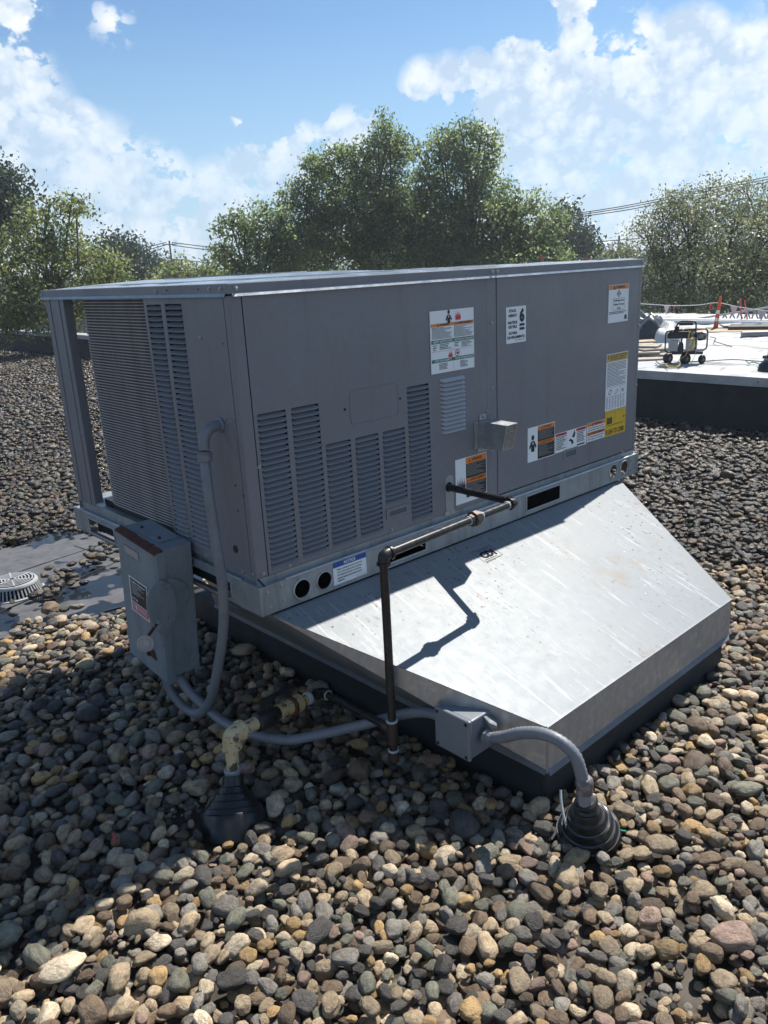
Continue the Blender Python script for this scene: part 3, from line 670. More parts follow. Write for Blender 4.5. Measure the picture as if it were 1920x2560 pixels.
# top lid ---------------------------------------------------------------------
ZL = .9655
mb = MB(); d = .0
x0, x1, y0, y1 = -.004, LX + .004, -.004, WY + .004
mb.slab([(x0, y0, ZL + .006), (x1, y0, ZL + .006), (x1, y1, ZL + .006), (x0, y1, ZL + .006)], (0, 0, .0285)); mb.build('top_lid', paint, RU, bevel=.002)
mb = MB()
for (a, b_, n_) in (((x0 + .012, y0), (x1, y0), (0, -1)), ((x0, y0 + .012), (x0, y1), (-1, 0))):
    a = Vector((*a, ZL + .008)); b_ = Vector((*b_, ZL + .008)); n_ = Vector((*n_, 0)); dn = Vector((0, 0, -.009))
    mb.slab([a, b_, b_ + dn + n_ * .005, a + dn + n_ * .005], n_ * .0015)
mb.build('drip_edge', galv, RU)
mb = MB(); nu = 60; nv = 36; vs = []; fs = []
for j in range(nv + 1):
    for i in range(nu + 1):
        x = x0 + .004 + (x1 - x0 - .008) * i / nu; y = y0 + .004 + (y1 - y0 - .008) * j / nv
        e_ = min(i, nu - i, j, nv - j); h = 1.0005 + (.0 if e_ == 0 else .0035 + .006 * mnoise.noise(Vector((x * 7, y * 7, 3)))); vs.append((x, y, h))
for j in range(nv):
    for i in range(nu): a = j * (nu + 1) + i; fs.append((a, a + 1, a + nu + 2, a + nu + 1))
mb.add(vs, fs); mb.build('lid_skin', lidm, RU, smooth=True)
mb = MB(); mb.slab([(.12, .36, 1.003), (.98, .36, 1.003), (.98, 1.25, 1.003), (.12, 1.25, 1.003)], (0, 0, .006)); 
mb.add([(.12, .36, 1.009), (.98, .36, 1.009), (.98, 1.25, 1.009), (.12, 1.25, 1.009), (.30, .52, 1.019), (.80, .52, 1.019), (.80, 1.08, 1.019), (.30, 1.08, 1.019)], [(0, 1, 5, 4), (1, 2, 6, 5), (2, 3, 7, 6), (3, 0, 4, 7), (4, 5, 6, 7)])
mb.build('fan_deck', lidm, RU)
mb = MB()
for r_ in [.05 + .028 * i for i in range(9)]:
    mb.tube([(.55 + r_ * cos(2 * pi * i / 40), .80 + r_ * sin(2 * pi * i / 40), 1.0205) for i in range(41)], .0016, 5, False)
mb.build('fan_guard', steel, RU)
for x in (-.0,): pass
for y, z in ((.405, .984), (.087, .987), (.030, .987)): screw((x0 - .0003, y, z), (-1, 0, 0), RU)
screw((x0 - .0003, 1.352, .984), (-1, 0, 0), RU)
for x in (.024, 1.134, 1.163, 2.196): screw((x, y0 - .0003, .986), (0, -1, 0), RU)
for y in (.336, .15):
    mb = MB(); mb.lathe([(.003, 0), (.003, .0008)], (x0 - .0002, y, .987), (-1, 0, 0), 8); mb.build('plug_hole', black_in, RU)

# vent hood with perforated screen ---------------------------------------------
HX0, HX1 = 1.046, 1.112
hd = thing('vent_hood', (1.07, -.06, .33), 'small shiny galvanised exhaust hood with a perforated screen, screwed to the grey unit', 'vent hood')
yT, yB, zT_, zB_ = -.140, -.117, .441, .343
mb = MB()
mb.slab([(HX0, -.002, .444), (HX0, yT, zT_), (HX0, yB, zB_), (HX0, -.002, .340)], (.0015, 0, 0))
mb.slab([(HX1, -.002, .444), (HX1, yT, zT_), (HX1, yB, zB_), (HX1, -.002, .340)], (-.0015, 0, 0))
mb.slab([(HX0 + .0015, -.002, .444), (HX1 - .0015, -.002, .444), (HX1 - .0015, yT, zT_), (HX0 + .0015, yT, zT_)], (0, 0, -.0015))
mb.slab([(HX0 + .0015, -.002, .340), (HX1 - .0015, -.002, .340), (HX1 - .0015, yB, zB_), (HX0 + .0015, yB, zB_)], (0, 0, .0015))
mb.build('hood_body', galv, hd)
mb = MB(); mb.box(1.022, HX0 - .0005, -.004, -.0012, .340, .444); mb.box(HX1 + .0005, HX1 + .018, -.004, -.0012, .335, .444); mb.box(1.052, 1.092, -.004, -.0012, .446, .468); mb.box(1.04, 1.11, -.004, -.0012, .322, .338); mb.build('mounting_flange', galv, hd)
U_ = Vector((1, 0, 0)); V_ = Vector((0, yT - yB, zT_ - zB_)); Vn = V_.normalized(); Lv = V_.length
hs = []
for i in range(8):
    for j in range(11):
        hs.append(circ(.0065 + i * .0072, .0075 + j * .0086, .0026, .0030, 6))
mb = holed(rect(0, 0, HX1 - HX0 - .003, Lv - .001), hs, (HX0 + .0015, yB - .0005, zB_), U_, Vn, (0, .001, 0)); mb.build('screen', galv, hd)
for p in ((1.072, -.004, .459), (1.09, -.004, .330)): screw(p, (0, -1, 0), hd)

# labels ------------------------------------------------------------------------
def FLb(name, label, x0, z0, x1, z1, base=white, y=-.0012): return Label(name, RU, label, (x0, y, z0), (x1 - x0, 0, 0), (0, 0, z1 - z0), (0, -1, 0), base)
lb = FLb('safety_label', 'large white safety label with orange and green bands', .798, .650, 1.030, .868)
lb.rect(.02, .745, .99, .795, l_orange); tri(lb, .17, .768, .04); lb.text('WARNING', .21, .42, .752, .786); tri(lb, .58, .772, .04); lb.text('AVERTISSEMENT', .62, .96, .752, .788)
person_sign(lb, .42, .885, .14); burst(lb, .63, .885, .12, l_red)
lb.lines(.04, .545, .48, .735, 11, l_black, .45); lb.lines(.53, .545, .97, .735, 11, l_black, .45)
lb.rect(.02, .478, .99, .535, l_green); lb.text('SAFETY INSTRUCTIONS', .06, .49, .49, .524, white, .0009); lb.text('INSTRUCTIONS DE SÉCURITÉ', .54, .97, .49, .528, white, .0009)
lb.text('IF YOU', .05, .14, .44, .462); lb.text('SMELL', .05, .14, .405, .427); lb.text('GAS:', .05, .12, .37, .392); lb.lines(.20, .37, .48, .465, 4); lb.lines(.54, .39, .66, .465, 3); lb.lines(.70, .37, .95, .465, 5)
lb.rect(.02, .352, .98, .355, l_black); lb.rect(.505, .355, .508, .475, l_black)
burst(lb, .44, .285, .09, l_red, 5); lb.poly([(.60 + .055 * cos(a), .29 + .058 * sin(a)) for a in [2 * pi * i / 20 for i in range(20)]], l_red); lb.poly([(.60 + .04 * cos(a), .29 + .042 * sin(a)) for a in [2 * pi * i / 20 for i in range(20)]], white, .0008)
lb.poly([(.575, .275), (.62, .27), (.63, .30), (.58, .315)], l_black, .0010)
lb.rect(.02, .175, .99, .23, l_green); lb.text('FOR YOUR SAFETY', .09, .46, .187, .22, white, .0009); lb.text('POUR VOTRE SÉCURITÉ', .55, .97, .187, .224, white, .0009)
lb.lines(.18, .05, .37, .155, 5); lb.lines(.66, .04, .84, .155, 7); lb.rect(.505, .02, .508, .17, l_black); lb.frame(.0, .0, 1, 1, .0008, steel); lb.done()

lb = FLb('stack_label', 'white label with a bold figure 6 and stack height lettering', 1.218, .716, 1.340, .853)
for t, a0, a1, b0, b1 in (('STACK', .13, .50, .85, .93), ('HEIGHT', .11, .53, .72, .80), ('HAUTEUR', .07, .56, .53, .61), ('DE PILE', .11, .53, .41, .49), ('ALTURA', .11, .54, .24, .32), ('DE APILAMIENTO', .05, .93, .12, .20)): lb.text(t, a0, a1, b0, b1, bold=.045)
lb.text('6', .66, .92, .55, .95, bold=.06); lb.rect(.66, .45, .92, .52, l_black, .0006); lb.rect(.66, .34, .92, .41, l_black, .0006); lb.lines(.42, .05, .95, .08, 1); lb.done()

lb = FLb('refrigerant_label', 'white warning label with an orange header and a boxed text Refrigerant Safety Group A2L', 1.926, .735, 2.091, .899)
lb.rect(.02, .87, .98, .985, l_orange); tri(lb, .28, .925, .09); lb.text('WARNING', .36, .80, .895, .96)
lb.poly([(.50, .66), (.61, .755), (.50, .855), (.39, .755)], l_black); lb.poly([(.50, .69), (.575, .755), (.50, .825), (.425, .755)], white, .0008); lb.poly([(.46, .735), (.54, .735), (.52, .77), (.50, .80), (.475, .77)], l_black, .0010)
lb.frame(.22, .32, .80, .64, .0012, l_black); lb.text('Refrigerant', .27, .76, .54, .61); lb.text('Safety Group', .26, .77, .44, .51); lb.text('A2L', .42, .62, .345, .405)
lb.lines(.05, .22, .95, .29, 2, None, .55); lb.rect(.82, .06, .93, .18, l_black); lb.frame(0, 0, 1, 1, .0008, steel); lb.done()

lb = FLb('caution_label', 'tall white caution label with a yellow header, drawings and a table', 1.927, .343, 2.106, .600)
lb.rect(.01, .86, .99, .99, l_amber); tri(lb, .07, .965, .05); lb.text('CAUTION - NOTICE TO INSTALLER', .12, .97, .95, .978); tri(lb, .07, .925, .05); lb.text('AVERTISSEMENT - REMARQUE', .12, .90, .912, .940); lb.text("L'ATTENTION DES MONTEURS", .14, .88, .88, .903)
lb.lines(.05, .42, .92, .84, 17, l_black, .38); lb.rect(.02, .408, .98, .411, l_black); lb.rect(.70, .25, .705, .408, l_black)
lb.poly([(.12, .30), (.22, .27), (.30, .35), (.2, .38)], l_black); lb.poly([(.15, .30), (.22, .285), (.27, .345), (.2, .365)], white, .0008); lb.poly([(.40, .28), (.46, .265), (.60, .33), (.54, .36)], l_black); lb.poly([(.42, .285), (.46, .275), (.58, .33), (.54, .35)], white, .0008); lb.poly([(.80 + .05 * cos(a), .32 + .035 * sin(a)) for a in [2 * pi * i / 10 for i in range(10)]], steel)
lb.rect(.02, .245, .98, .248, l_black)
for i in range(7): lb.lines(.04 + .13 * i, .02, .12 + .13 * i, .235, 13, l_black, .4)
lb.done()
lb = FLb('curb_label', 'yellow label with a unit drawing and the words FLUSH TO CURB', 1.932, .224, 2.105, .341, l_yellow)
lb.text('FLUSH TO CURB', .03, .92, .06, .26); lb.frame(.08, .40, .86, .93, .0009, l_black); lb.rect(.46, .42, .467, .93, l_black); lb.rect(.08, .48, .33, .74, l_black)
for i in range(4): lb.rect(.125 + .05 * i, .5, .132 + .05 * i, .74, l_yellow, .0008)
lb.rect(.10, .42, .88, .437, l_black); lb.poly([(.86, .64), (.91, .60), (.91, .625), (.96, .625), (.96, .655), (.91, .655), (.91, .68)], l_black); lb.done()

lb = FLb('warning_label', 'white and black warning label with a figure pictogram beside two orange headers', 1.355, .218, 1.542, .363)
lb.rect(.36, .02, .985, .98, l_black); lb.rect(.36, .86, .985, .98, l_orange, .0008); tri(lb, .52, .92, .06); lb.text('WARNING', .57, .86, .895, .955); lb.rect(.36, .44, .985, .54, l_orange, .0008); tri(lb, .42, .49, .06); lb.text('AVERTISSEMENT', .47, .94, .465, .525)
lb.lines(.40, .57, .95, .84, 9, M('grey print', (.35, .36, .36), .5), .3); lb.lines(.40, .08, .95, .42, 11, M('grey print', (.35, .36, .36), .5), .3); person_sign(lb, .18, .52, .26); lb.done()
lb = FLb('hazard_label', 'narrow white hazard label with red headers and a hand pictogram', 1.547, .221, 1.781, .306)
lb.rect(.01, .84, .35, .97, l_red); lb.rect(.66, .84, .99, .97, l_red); lb.text('WARNING', .10, .28, .87, .95); lb.text('WARNING', .74, .92, .87, .95); lb.lines(.03, .1, .33, .80, 8); lb.lines(.68, .2, .96, .80, 7)
lb.poly([(.42, .45), (.50, .38), (.52, .20), (.58, .28), (.56, .42), (.47, .55)], l_black); lb.poly([(.52, .62), (.60, .55), (.63, .75), (.60, .95), (.56, .75)], l_black); lb.rect(.69, .06, .95, .14, l_black); lb.rect(.352, .02, .356, .98, l_black); lb.done()
lb = FLb('compartment_label', 'white label with two orange headers about closing the compartment', 1.786, .226, 1.930, .311)
lb.rect(.01, .80, .99, .985, l_orange); tri(lb, .28, .89, .08); lb.text('WARNING', .36, .82, .84, .95); lb.text('This compartment must be', .05, .92, .66, .76); lb.text('closed except when servicing.', .05, .96, .54, .64)
lb.rect(.01, .33, .99, .50, l_orange); tri(lb, .12, .41, .08); lb.text('AVERTISSEMENT', .19, .95, .36, .47); lb.text('Ce compartiment doit rester', .05, .94, .19, .29); lb.text("fermé sauf pour l'entretien.", .05, .90, .06, .16); lb.done()
lb = FLb('gas_warning_label', 'white and black warning label with an explosion pictogram behind the gas pipe', .912, .140, 1.092, .317)
lb.rect(.33, .10, .985, .985, l_black); lb.rect(.33, .85, .985, .985, l_orange, .0008); tri(lb, .45, .915, .06); lb.text('WARNING', .52, .85, .885, .955); lb.rect(.33, .42, .985, .53, l_orange, .0008); tri(lb, .38, .475, .06); lb.text('AVERTISSEMENT', .44, .97, .445, .515)
lb.lines(.36, .56, .95, .83, 9, M('grey print', (.35, .36, .36), .5), .3); lb.lines(.36, .13, .95, .40, 9, M('grey print', (.35, .36, .36), .5), .3); burst(lb, .17, .42, .26, l_black, 9); lb.done()
lb = FLb('notice_label', 'white label with a blue NOTICE header on the base rail', .283, .013, .432, .094, white, Y0 - .0005)
lb.rect(.0, .76, 1, 1, l_blue); lb.text('NOTICE', .33, .67, .81, .95, white, .0009)
for i, t in enumerate(('Before setting the unit on the roof', 'curb, remove the screws securing', 'the shipping brackets to the base', 'rail and remove the bottom wood', 'supports.')): lb.text(t, .12, (.86, .84, .82, .84, .32)[i], .60 - i * .125, .69 - i * .125)
lb.frame(.68, .03, .96, .12, .0006, l_black); lb.frame(0, 0, 1, 1, .0008, steel); lb.done()

# ================================================================== DISCONNECT SWITCH
PV = Vector((-.084, .525, -.065)); Tt = Matrix.Translation(PV) @ Matrix.Rotation(radians(5.8), 4, 'X') @ Matrix.Translation(-PV)
ds = thing('disconnect_switch', (-.084, .54, -.33), 'weathered grey metal switch box with a rusty top edge, round disc and warning plate', 'switch box')
def tb(mb): mb.v = [tuple(Tt @ Vector(p)) for p in mb.v]; return mb
bx0, bx1, by0, by1, bz0, bz1 = -.150, -.018, .385, .668, -.315, .183
mb = MB().box(bx0 + .028, bx1, by0, by1, bz0 + .012, bz1 - .001); tb(mb).build('box_body', boxpaint, ds, bevel=.002)
mb = MB(); mb.slab([(bx0, by0 + .020, bz0), (bx0 + .0, by0 + .020, bz1 - .006), (bx0, by1 - .006, bz1 - .006), (bx0, by1 - .006, bz0 + .0)], (.0015, 0, 0))
mb.box(bx0 + .0018, bx0 + .034, by0 - .003, by0 - .001, bz0 - .012, bz1 - .005); mb.slab([(bx0 + .0002, by0 + .0195, bz0 - .003), (bx0 + .0002, by0 + .0195, bz1 - .006), (bx0 + .012, by0 - .002, bz1 - .006), (bx0 + .012, by0 - .002, bz0 - .01)], (.0012, .001, 0))
mb.box(bx0 + .0018, bx0 + .034, by1 - .004, by1 - .002, bz0, bz1 - .006); mb.box(bx0, bx0 + .0343, by0 + .004, by1 - .004, bz0 - .003, bz0 - .001)
tb(mb).build('door', boxpaint, ds, bevel=.001)
mb = MB().box(bx0 + .045, bx1 - .008, by0 + .06, by1 - .05, bz1, bz1 + .003); tb(mb).build('top_plate', boxpaint, ds, bevel=.001)
mb = MB(); n_ = 18; vs = []
for i in range(n_ + 1):
    y = by0 - .006 + (by1 - by0 + .006) * i / n_; w_ = .008 + .016 * abs(mnoise.noise(Vector((y * 26, 0, 0)))) + .006 * mnoise.noise(Vector((y * 90, 4, 0)))
    vs += [(bx0 - .004, y, bz1 - .006 + .002 * mnoise.noise(Vector((y * 40, 3, 0)))), (bx0 + .012 + w_, y, bz1 + .0035), (bx0 - .0045, y, bz1 - .012)]
fs = []
for i in range(n_): a = i * 3; fs += [(a, a + 1, a + 4, a + 3), (a + 2, a, a + 3, a + 5)]
mb.add(vs, fs); tb(mb).build('rusty_rain_lip', rust, ds)
for y, x in ((.60, -.085), (.475, -.085)):
    mb = MB(); mb.lathe([(.006, 0), (.006, .002), (.0045, .002), (.0045, .007), (0, .008)], (x, y, bz1 + .003), (0, 0, 1), 8); tb(mb).build('rusty_screw', rust, ds)
def dl(name, label, y0, z0, y1, z1, base): # labels on the door face (y runs right to left)
    o_ = Tt @ Vector((bx0 - .0008, y0, z0)); return Label(name, ds, label, o_, Tt.to_3x3() @ Vector((0, y1 - y0, 0)), Tt.to_3x3() @ Vector((0, 0, z1 - z0)), Tt.to_3x3() @ Vector((-1, 0, 0)), base)
lb = dl('nameplate', 'blank faded nameplate', .614, .107, .508, .139, l_cream); lb.frame(0, 0, 1, 1, .001, iron); lb.done()
lb = dl('rating_plate', 'black and faded red rating plate with white lettering', .600, -.112, .470, .024, white)
lb.rect(.05, .30, .97, .97, l_black); lb.rect(.05, .03, .97, .28, l_pink); lb.text('Cutler-Hammer', .10, .92, .86, .93, white, .0010); lb.lines(.12, .50, .80, .82, 6, white, .25); lb.text('E.T.N', .12, .42, .36, .43, white, .001); lb.lines(.12, .08, .9, .22, 3, white, .2)
lb.rect(.28, .09, .31, .25, white, .0009); lb.done()
# operating lever: pear-shaped plate on the side facing the viewer
def side(px, pz, dy=0): return Tt @ Vector((px, by0 - .003 - dy, pz))
prof = []
cxl, czl = -.112, -.025
lever = [(-.202, .005), (-.200, .033), (-.188, .060), (-.170, .078), (-.150, .084), (-.133, .080), (-.112, .062), (-.098, .03), (-.092, -.01), (-.094, -.05), (-.104, -.085), (-.127, -.108), (-.146, -.118), (-.160, -.112), (-.172, -.098), (-.190, -.061), (-.200, -.025)]
mb = MB(); hol = [(-.160, -.085), (-.161, -.063), (-.168, -.056), (-.181, -.070), (-.178, -.086), (-.169, -.094)]
t3 = Tt.to_3x3()
mb = holed(lever, [hol], Tt @ Vector((0, by0 - .012, 0)), t3 @ Vector((1, 0, 0)), t3 @ Vector((0, 0, 1)), t3 @ Vector((0, .006, 0))); mb.build('lever_plate', boxpaint, ds, bevel=.0015)
mb = MB(); mb.slab([(-.130, by0 - .006, .082), (-.104, by0 - .006, .080), (-.058, by0 - .006, .048), (-.039, by0 - .006, .010), (-.041, by0 - .006, -.010), (-.090, by0 - .006, -.078), (-.12, by0 - .006, -.09)], (0, .003, 0)); tb(mb).build('lever_backing', boxpaint, ds, bevel=.001)
mb = MB(); mb.slab([(-.176, by0 - .010, -.068), (-.166, by0 - .010, -.074), (-.210, by0 - .012, -.112), (-.218, by0 - .012, -.106)], (0, .004, 0)); tb(mb).build('rusty_link', rust, ds)
mb = MB(); mb.lathe([(.0, 0), (.0265, 0), (.028, .005), (.027, .009), (.0235, .0095), (.0215, .005), (.0165, .005), (.015, .0095), (.0115, .0095), (.010, .006), (0, .006)], (-.222, .372, -.136), (-.52, -.80, .28), 40); mb.build('round_disc', knobm, ds, smooth=True)
mb = MB(); mb.slab([(bx0 - .003, .462, -.215), (bx0 - .003, .440, -.250), (bx0 - .003, .470, -.250), (bx0 - .003, .49, -.24)], (-.003, 0, 0)); mb.lathe([(.008, 0), (.011, .002), (.008, .004), (.004, .004), (.004, 0)], (bx0 - .006, .485, -.240), (-.6, -.8, 0), 16); tb(mb).build('hasp', rust, ds)
mb = MB(); 
for r_ in (.033, .020): mb.tube([(bx0 + .098 + r_ * cos(2 * pi * i / 28), by0 - .0005, -.255 + r_ * sin(2 * pi * i / 28)) for i in range(29)], .0011, 5, False)
tb(mb).build('knockout_outline', boxpaint, ds)
mb = MB().lathe([(.005, 0), (.005, .004), (.003, .006)], (-.108, by0 - .012, -.072), (0, -1, 0), 10); tb(mb).build('rivet', screwm, ds)
mb = MB(); mb.box(-.018, -.006, .46, .62, .01, .09); mb.build('mounting_strut', galv_dull, ds)

# ================================================================== CONDUITS AND JUNCTION BOX
def ribbed(pts, r, name, parent, m=pvc, amp=.0016, step=.0065):
    P_ = [Vector(p) for p in pts]; cum = [0]
    for i in range(1, len(P_)): cum.append(cum[-1] + (P_[i] - P_[i - 1]).length)
    n = int(cum[-1] / step); out = []; rad = []; j = 0
    for i in range(n + 1):
        s_ = cum[-1] * i / n
        while j < len(P_) - 2 and cum[j + 1] < s_: j += 1
        t = (s_ - cum[j]) / max(1e-9, cum[j + 1] - cum[j]); out.append(P_[j].lerp(P_[j + 1], t)); rad.append(r + (amp if i % 2 else 0))
    mb = MB().tube(out, r, 14, True, rad); return mb.build(name, m, parent, smooth=False) if False else mb.build(name, m, parent, smooth=True)
ca = thing('flexible_conduit', (-.07, .2, -.48), 'grey ribbed conduit dropping from the side panel elbow and looping into the switch box', 'conduit')
pa = spline([(-.066, .118, .49), (-.079, .096, .40), (-.080, .087, .285), (-.080, .075, .10), (-.080, .105, -.06), (-.080, .185, -.25), (-.074, .265, -.38), (-.072, .36, -.465), (-.085, .44, -.465), (-.105, .485, -.41), (-.112, .497, -.335)], 12)
ribbed(pa, .0155, 'hose', ca)
mb = MB().tube(spline([(0, .114, .592), (-.022, .114, .592), (-.045, .115, .583), (-.060, .116, .560), (-.064, .117, .53)], 6), .0165, 16); mb.lathe([(.023, 0), (.024, .004), (.020, .007)], (-.001, .114, .592), (-1, 0, 0), 20); mb.build('elbow', pvc, ca, smooth=True)
mb = MB().lathe([(.018, 0), (.0225, .002), (.0225, .024), (.019, .026), (.019, .030)], (-.066, .118, .492), (.05, -.02, 1), 18); mb.build('coupling', pvc, ca, smooth=True)
mb = MB().lathe([(.017, 0), (.022, .003), (.022, .02), (.017, .022)], (-.112, .499, -.345), (0, 0.05, 1), 16); mb.build('coupling', pvc, ca, smooth=True)
cb = thing('flexible_conduit', (.02, 0, -.48), 'grey flexible conduit sweeping low over the stones from switch box to junction box', 'conduit')
pb = spline([(-.085, .452, -.335), (-.078, .405, -.385), (-.062, .330, -.425), (-.052, .17, -.447), (.015, -.015, -.447), (.105, -.110, -.430), (.215, -.235, -.385), (.275, -.35, -.33), (.300, -.43, -.305), (.300, -.492, -.302)], 12)
ribbed(pb, .0160, 'hose', cb)
mb = MB().lathe([(.017, 0), (.022, .003), (.022, .02), (.017, .022)], (-.085, .455, -.345), (0, 0.05, 1), 16); mb.build('coupling', pvc, cb, smooth=True)
cc_ = thing('flexible_conduit', (.36, -.8, -.35), 'short grey ribbed conduit arching from the junction box into the right rubber boot', 'conduit')
pc = spline([(.335, -.640, -.318), (.338, -.69, -.295), (.345, -.745, -.262), (.352, -.81, -.238), (.360, -.868, -.240), (.368, -.910, -.268), (.374, -.927, -.315), (.377, -.932, -.345)], 12)
ribbed(pc, .0165, 'hose', cc_, amp=.0020, step=.0065)
mb = MB().lathe([(.016, 0), (.019, .002), (.019, .014), (.024, .015), (.024, .024), (.019, .026)], (.330, -.655, -.312), (-.05, 1, .0), 12); mb.build('connector', pvc_box, cc_)
mb = MB().tube([(.378, -.934, -.335), (.382, -.936, -.37), (.390, -.934, -.445)], .019, 16); mb.build('riser', M('grey pvc pipe', (.20, .21, .225), .4, 0, [(18, (.12, .11, .11), .5, .65)]), cc_, smooth=True)
mb = MB(); prof_ = [(.019, 0), (.024, .004), (.022, .018), (.025, .028), (.0235, .045), (.019, .05)]; mb.lathe(prof_, (.383, -.936, -.385), (-.06, 0, 1), 14); mb.build('tape_wrap', M('glossy tape', (.11, .085, .085), .2, 0, [(30, (.22, .22, .23), .45, .6)], (40, .8, .004)), cc_, smooth=True)

jb = thing('junction_box', (.33, -.55, -.375), 'square grey plastic junction box with a four screw cover on the metal skirt', 'junction box')
mb = MB().box(.283, .385, -.616, -.484, -.377, -.250); mb.build('box_body', pvc_box, jb, bevel=.005)
mb = MB().box(.268, .2825, -.620, -.480, -.381, -.246); mb.build('cover', pvc_box, jb, bevel=.006)
for y in (-.607, -.493):
    for z in (-.368, -.259):
        mb = MB().lathe([(.0055, 0), (.0055, .001), (.003, .001)], (.2675, y, z), (-1, 0, 0), 12); mb.build('cover_screw', iron, jb)
mb = MB(); mb.slab([(.335, -.617, -.255), (.362, -.617, -.262), (.368, -.645, -.275), (.350, -.655, -.280), (.335, -.64, -.27)], (0, 0, -.014)); mb.build('mounting_lug', pvc_box, jb, bevel=.003)

# ================================================================== GAS PIPE
gp = thing('gas_pipe', (.45, -.31, -.49), 'black iron gas pipe leaving the unit and dropping to a low tee', 'pipe')
r_ = .0132
def fit_elbow(c, a, b_, r_=r_, m=iron):
    c, a, b_ = Vector(c), Vector(a).normalized(), Vector(b_).normalized(); mb = MB(); L_ = r_ * 2.1
    mb.tube(spline([c + a * L_, c + a * L_ * .55, c + (a + b_) * L_ * .14, c + b_ * L_ * .55, c + b_ * L_], 6), r_ * 1.32, 16)
    for d_ in (a, b_): mb.lathe([(r_ * 1.35, 0), (r_ * 1.6, .001), (r_ * 1.6, .008), (r_ * 1.35, .009)], c + d_ * (L_ - .006), d_, 18)
    return mb.build('elbow', m, gp, smooth=True)
A0 = Vector((.8735, .03, .222)); A1 = Vector((.8735, -.312, .219)); A2 = Vector((.200, -.364, .229)); A3 = Vector((.200, -.364, -.318))
dS = (A1 - A2).normalized()
def onseg(x): return A2 + (A1 - A2) * ((x - A2.x) / (A1.x - A2.x))
MB().tube([A0, A1 + Vector((0, .012, 0))], r_, 16).build('pipe_section', iron, gp, smooth=True)
fit_elbow(A1, (0, 1, 0), (-1, 0, 0))
MB().tube([A1 - dS * .01, onseg(.655)], r_, 16).build('pipe_section', iron, gp, smooth=True)
MB().tube([onseg(.625), A2 + dS * .01], r_, 16).build('pipe_section', iron, gp, smooth=True)
fit_elbow(A2, (1, 0, 0), (0, 0, -1))
MB().tube([A2 + Vector((0, 0, -.01)), A3], r_, 16).build('pipe_section', iron, gp, smooth=True)
mb = MB().lathe([(.016, -.030), (.019, -.029), (.019, -.013), (.0265, -.011), (.0265, .009), (.020, .012), (.020, .026), (.017, .028)], onseg(.640), dS, 8); mb.build('union', iron_rust, gp)
for x in (.606, .672, .824): MB().lathe([(.0145, 0), (.0155, .003), (.0145, .006)], onseg(x), dS, 12).build('thread_sealant', sealant, gp)
# tee, drip leg
mb = MB().tube([A3 + Vector((0, 0, .0)), A3 + Vector((0, 0, -.072))], .0175, 18); mb.lathe([(.020, 0), (.020, .008)], A3 + Vector((0, 0, -.008)), (0, 0, 1), 18); mb.lathe([(.020, 0), (.020, .008)], A3 + Vector((0, 0, -.072)), (0, 0, 1), 18); mb.tube([A3 + Vector((0, .0, -.028)), A3 + Vector((0, .032, -.028))], .0175, 16); mb.build('tee', iron_rust, gp, smooth=True)
MB().lathe([(.0145, 0), (.0185, .002), (.0185, .006), (.0145, .007)], A3 + Vector((0, 0, -.001)), (0, 0, 1), 16).build('thread_sealant', sealant, gp)
MB().tube([A3 + Vector((0, 0, -.07)), A3 + Vector((0, 0, -.100))], r_, 14).build('drip_leg', iron, gp, smooth=True)
MB().lathe([(.0145, 0), (.0175, .001), (.0175, .005), (.0145, .006)], A3 + Vector((0, 0, -.104)), (0, 0, 1), 16).build('thread_sealant', sealant, gp)
MB().tube([A3 + Vector((0, 0, -.103)), A3 + Vector((0, 0, -.138))], .0172, 16).build('drip_cap', iron_rust, gp, smooth=True)
T0 = A3 + Vector((0, .03, -.028)); T1 = Vector((.238, .02, -.385))
MB().tube([T0, T1], r_ * .95, 14).build('pipe_section', iron, gp, smooth=True)
MB().lathe([(.0135, 0), (.018, .002), (.018, .009), (.0135, .011)], T1 + Vector((0, -.022, 0)), (0, 1, 0), 16).build('thread_sealant', sealant, gp)
fit_elbow((.238, .034, -.383), (0, -1, 0), (-1, 0, 0))

yp = thing('gas_riser', (-.17, -.03, -.49), 'thick chipped yellow gas pipe with an elbow rising from the left rubber boot', 'pipe')
E1 = Vector((-.172, -.030, -.335)); E2 = Vector((.205, .030, -.380)); dY = (E2 - E1).normalized()
MB().tube([(-.182, -.034, -.475), (-.174, -.031, -.36)], .0205, 20).build('riser', yellow, yp, smooth=True)
mb = MB(); Lz = .046
mb.tube(spline([E1 + Vector((-.001, 0, -Lz)), E1 + Vector((0, 0, -Lz * .5)), E1 + (Vector((0, 0, -1)) + dY) * .006, E1 + dY * Lz * .55, E1 + dY * Lz], 7), .0285, 22)
mb.lathe([(.028, 0), (.033, .002), (.033, .012), (.028, .014)], E1 + Vector((-.001, 0, -Lz)), (0, 0, 1), 22); mb.lathe([(.028, 0), (.033, .002), (.033, .012), (.028, .014)], E1 + dY * (Lz - .012), dY, 22)
mb.build('elbow', yellow, yp, smooth=True)
MB().tube([E1 + dY * .04, E1 + dY * .105], .0215, 18).build('pipe_section', yellow, yp, smooth=True)
mb = MB().lathe([(.022, 0), (.031, .006), (.034, .03), (.031, .075), (.024, .085), (.024, .1)], E1 + dY * .103, dY, 12); mb.box(-.012, .012, -.012, .012, 0, .03, Matrix.Translation(E1 + dY * .15 + Vector((0, 0, .028)))); mb.build('valve_body', iron, yp, smooth=True)
mb = MB(); q = E1 + dY * .15 + Vector((0, 0, .058)); mb.slab([q + Vector((-.012, -.012, 0)), q + Vector((-.012, .012, 0)), q + Vector((.13, .03, .0)), q + Vector((.13, .008, 0))], (0, 0, .004)); mb.build('valve_handle', iron, yp)
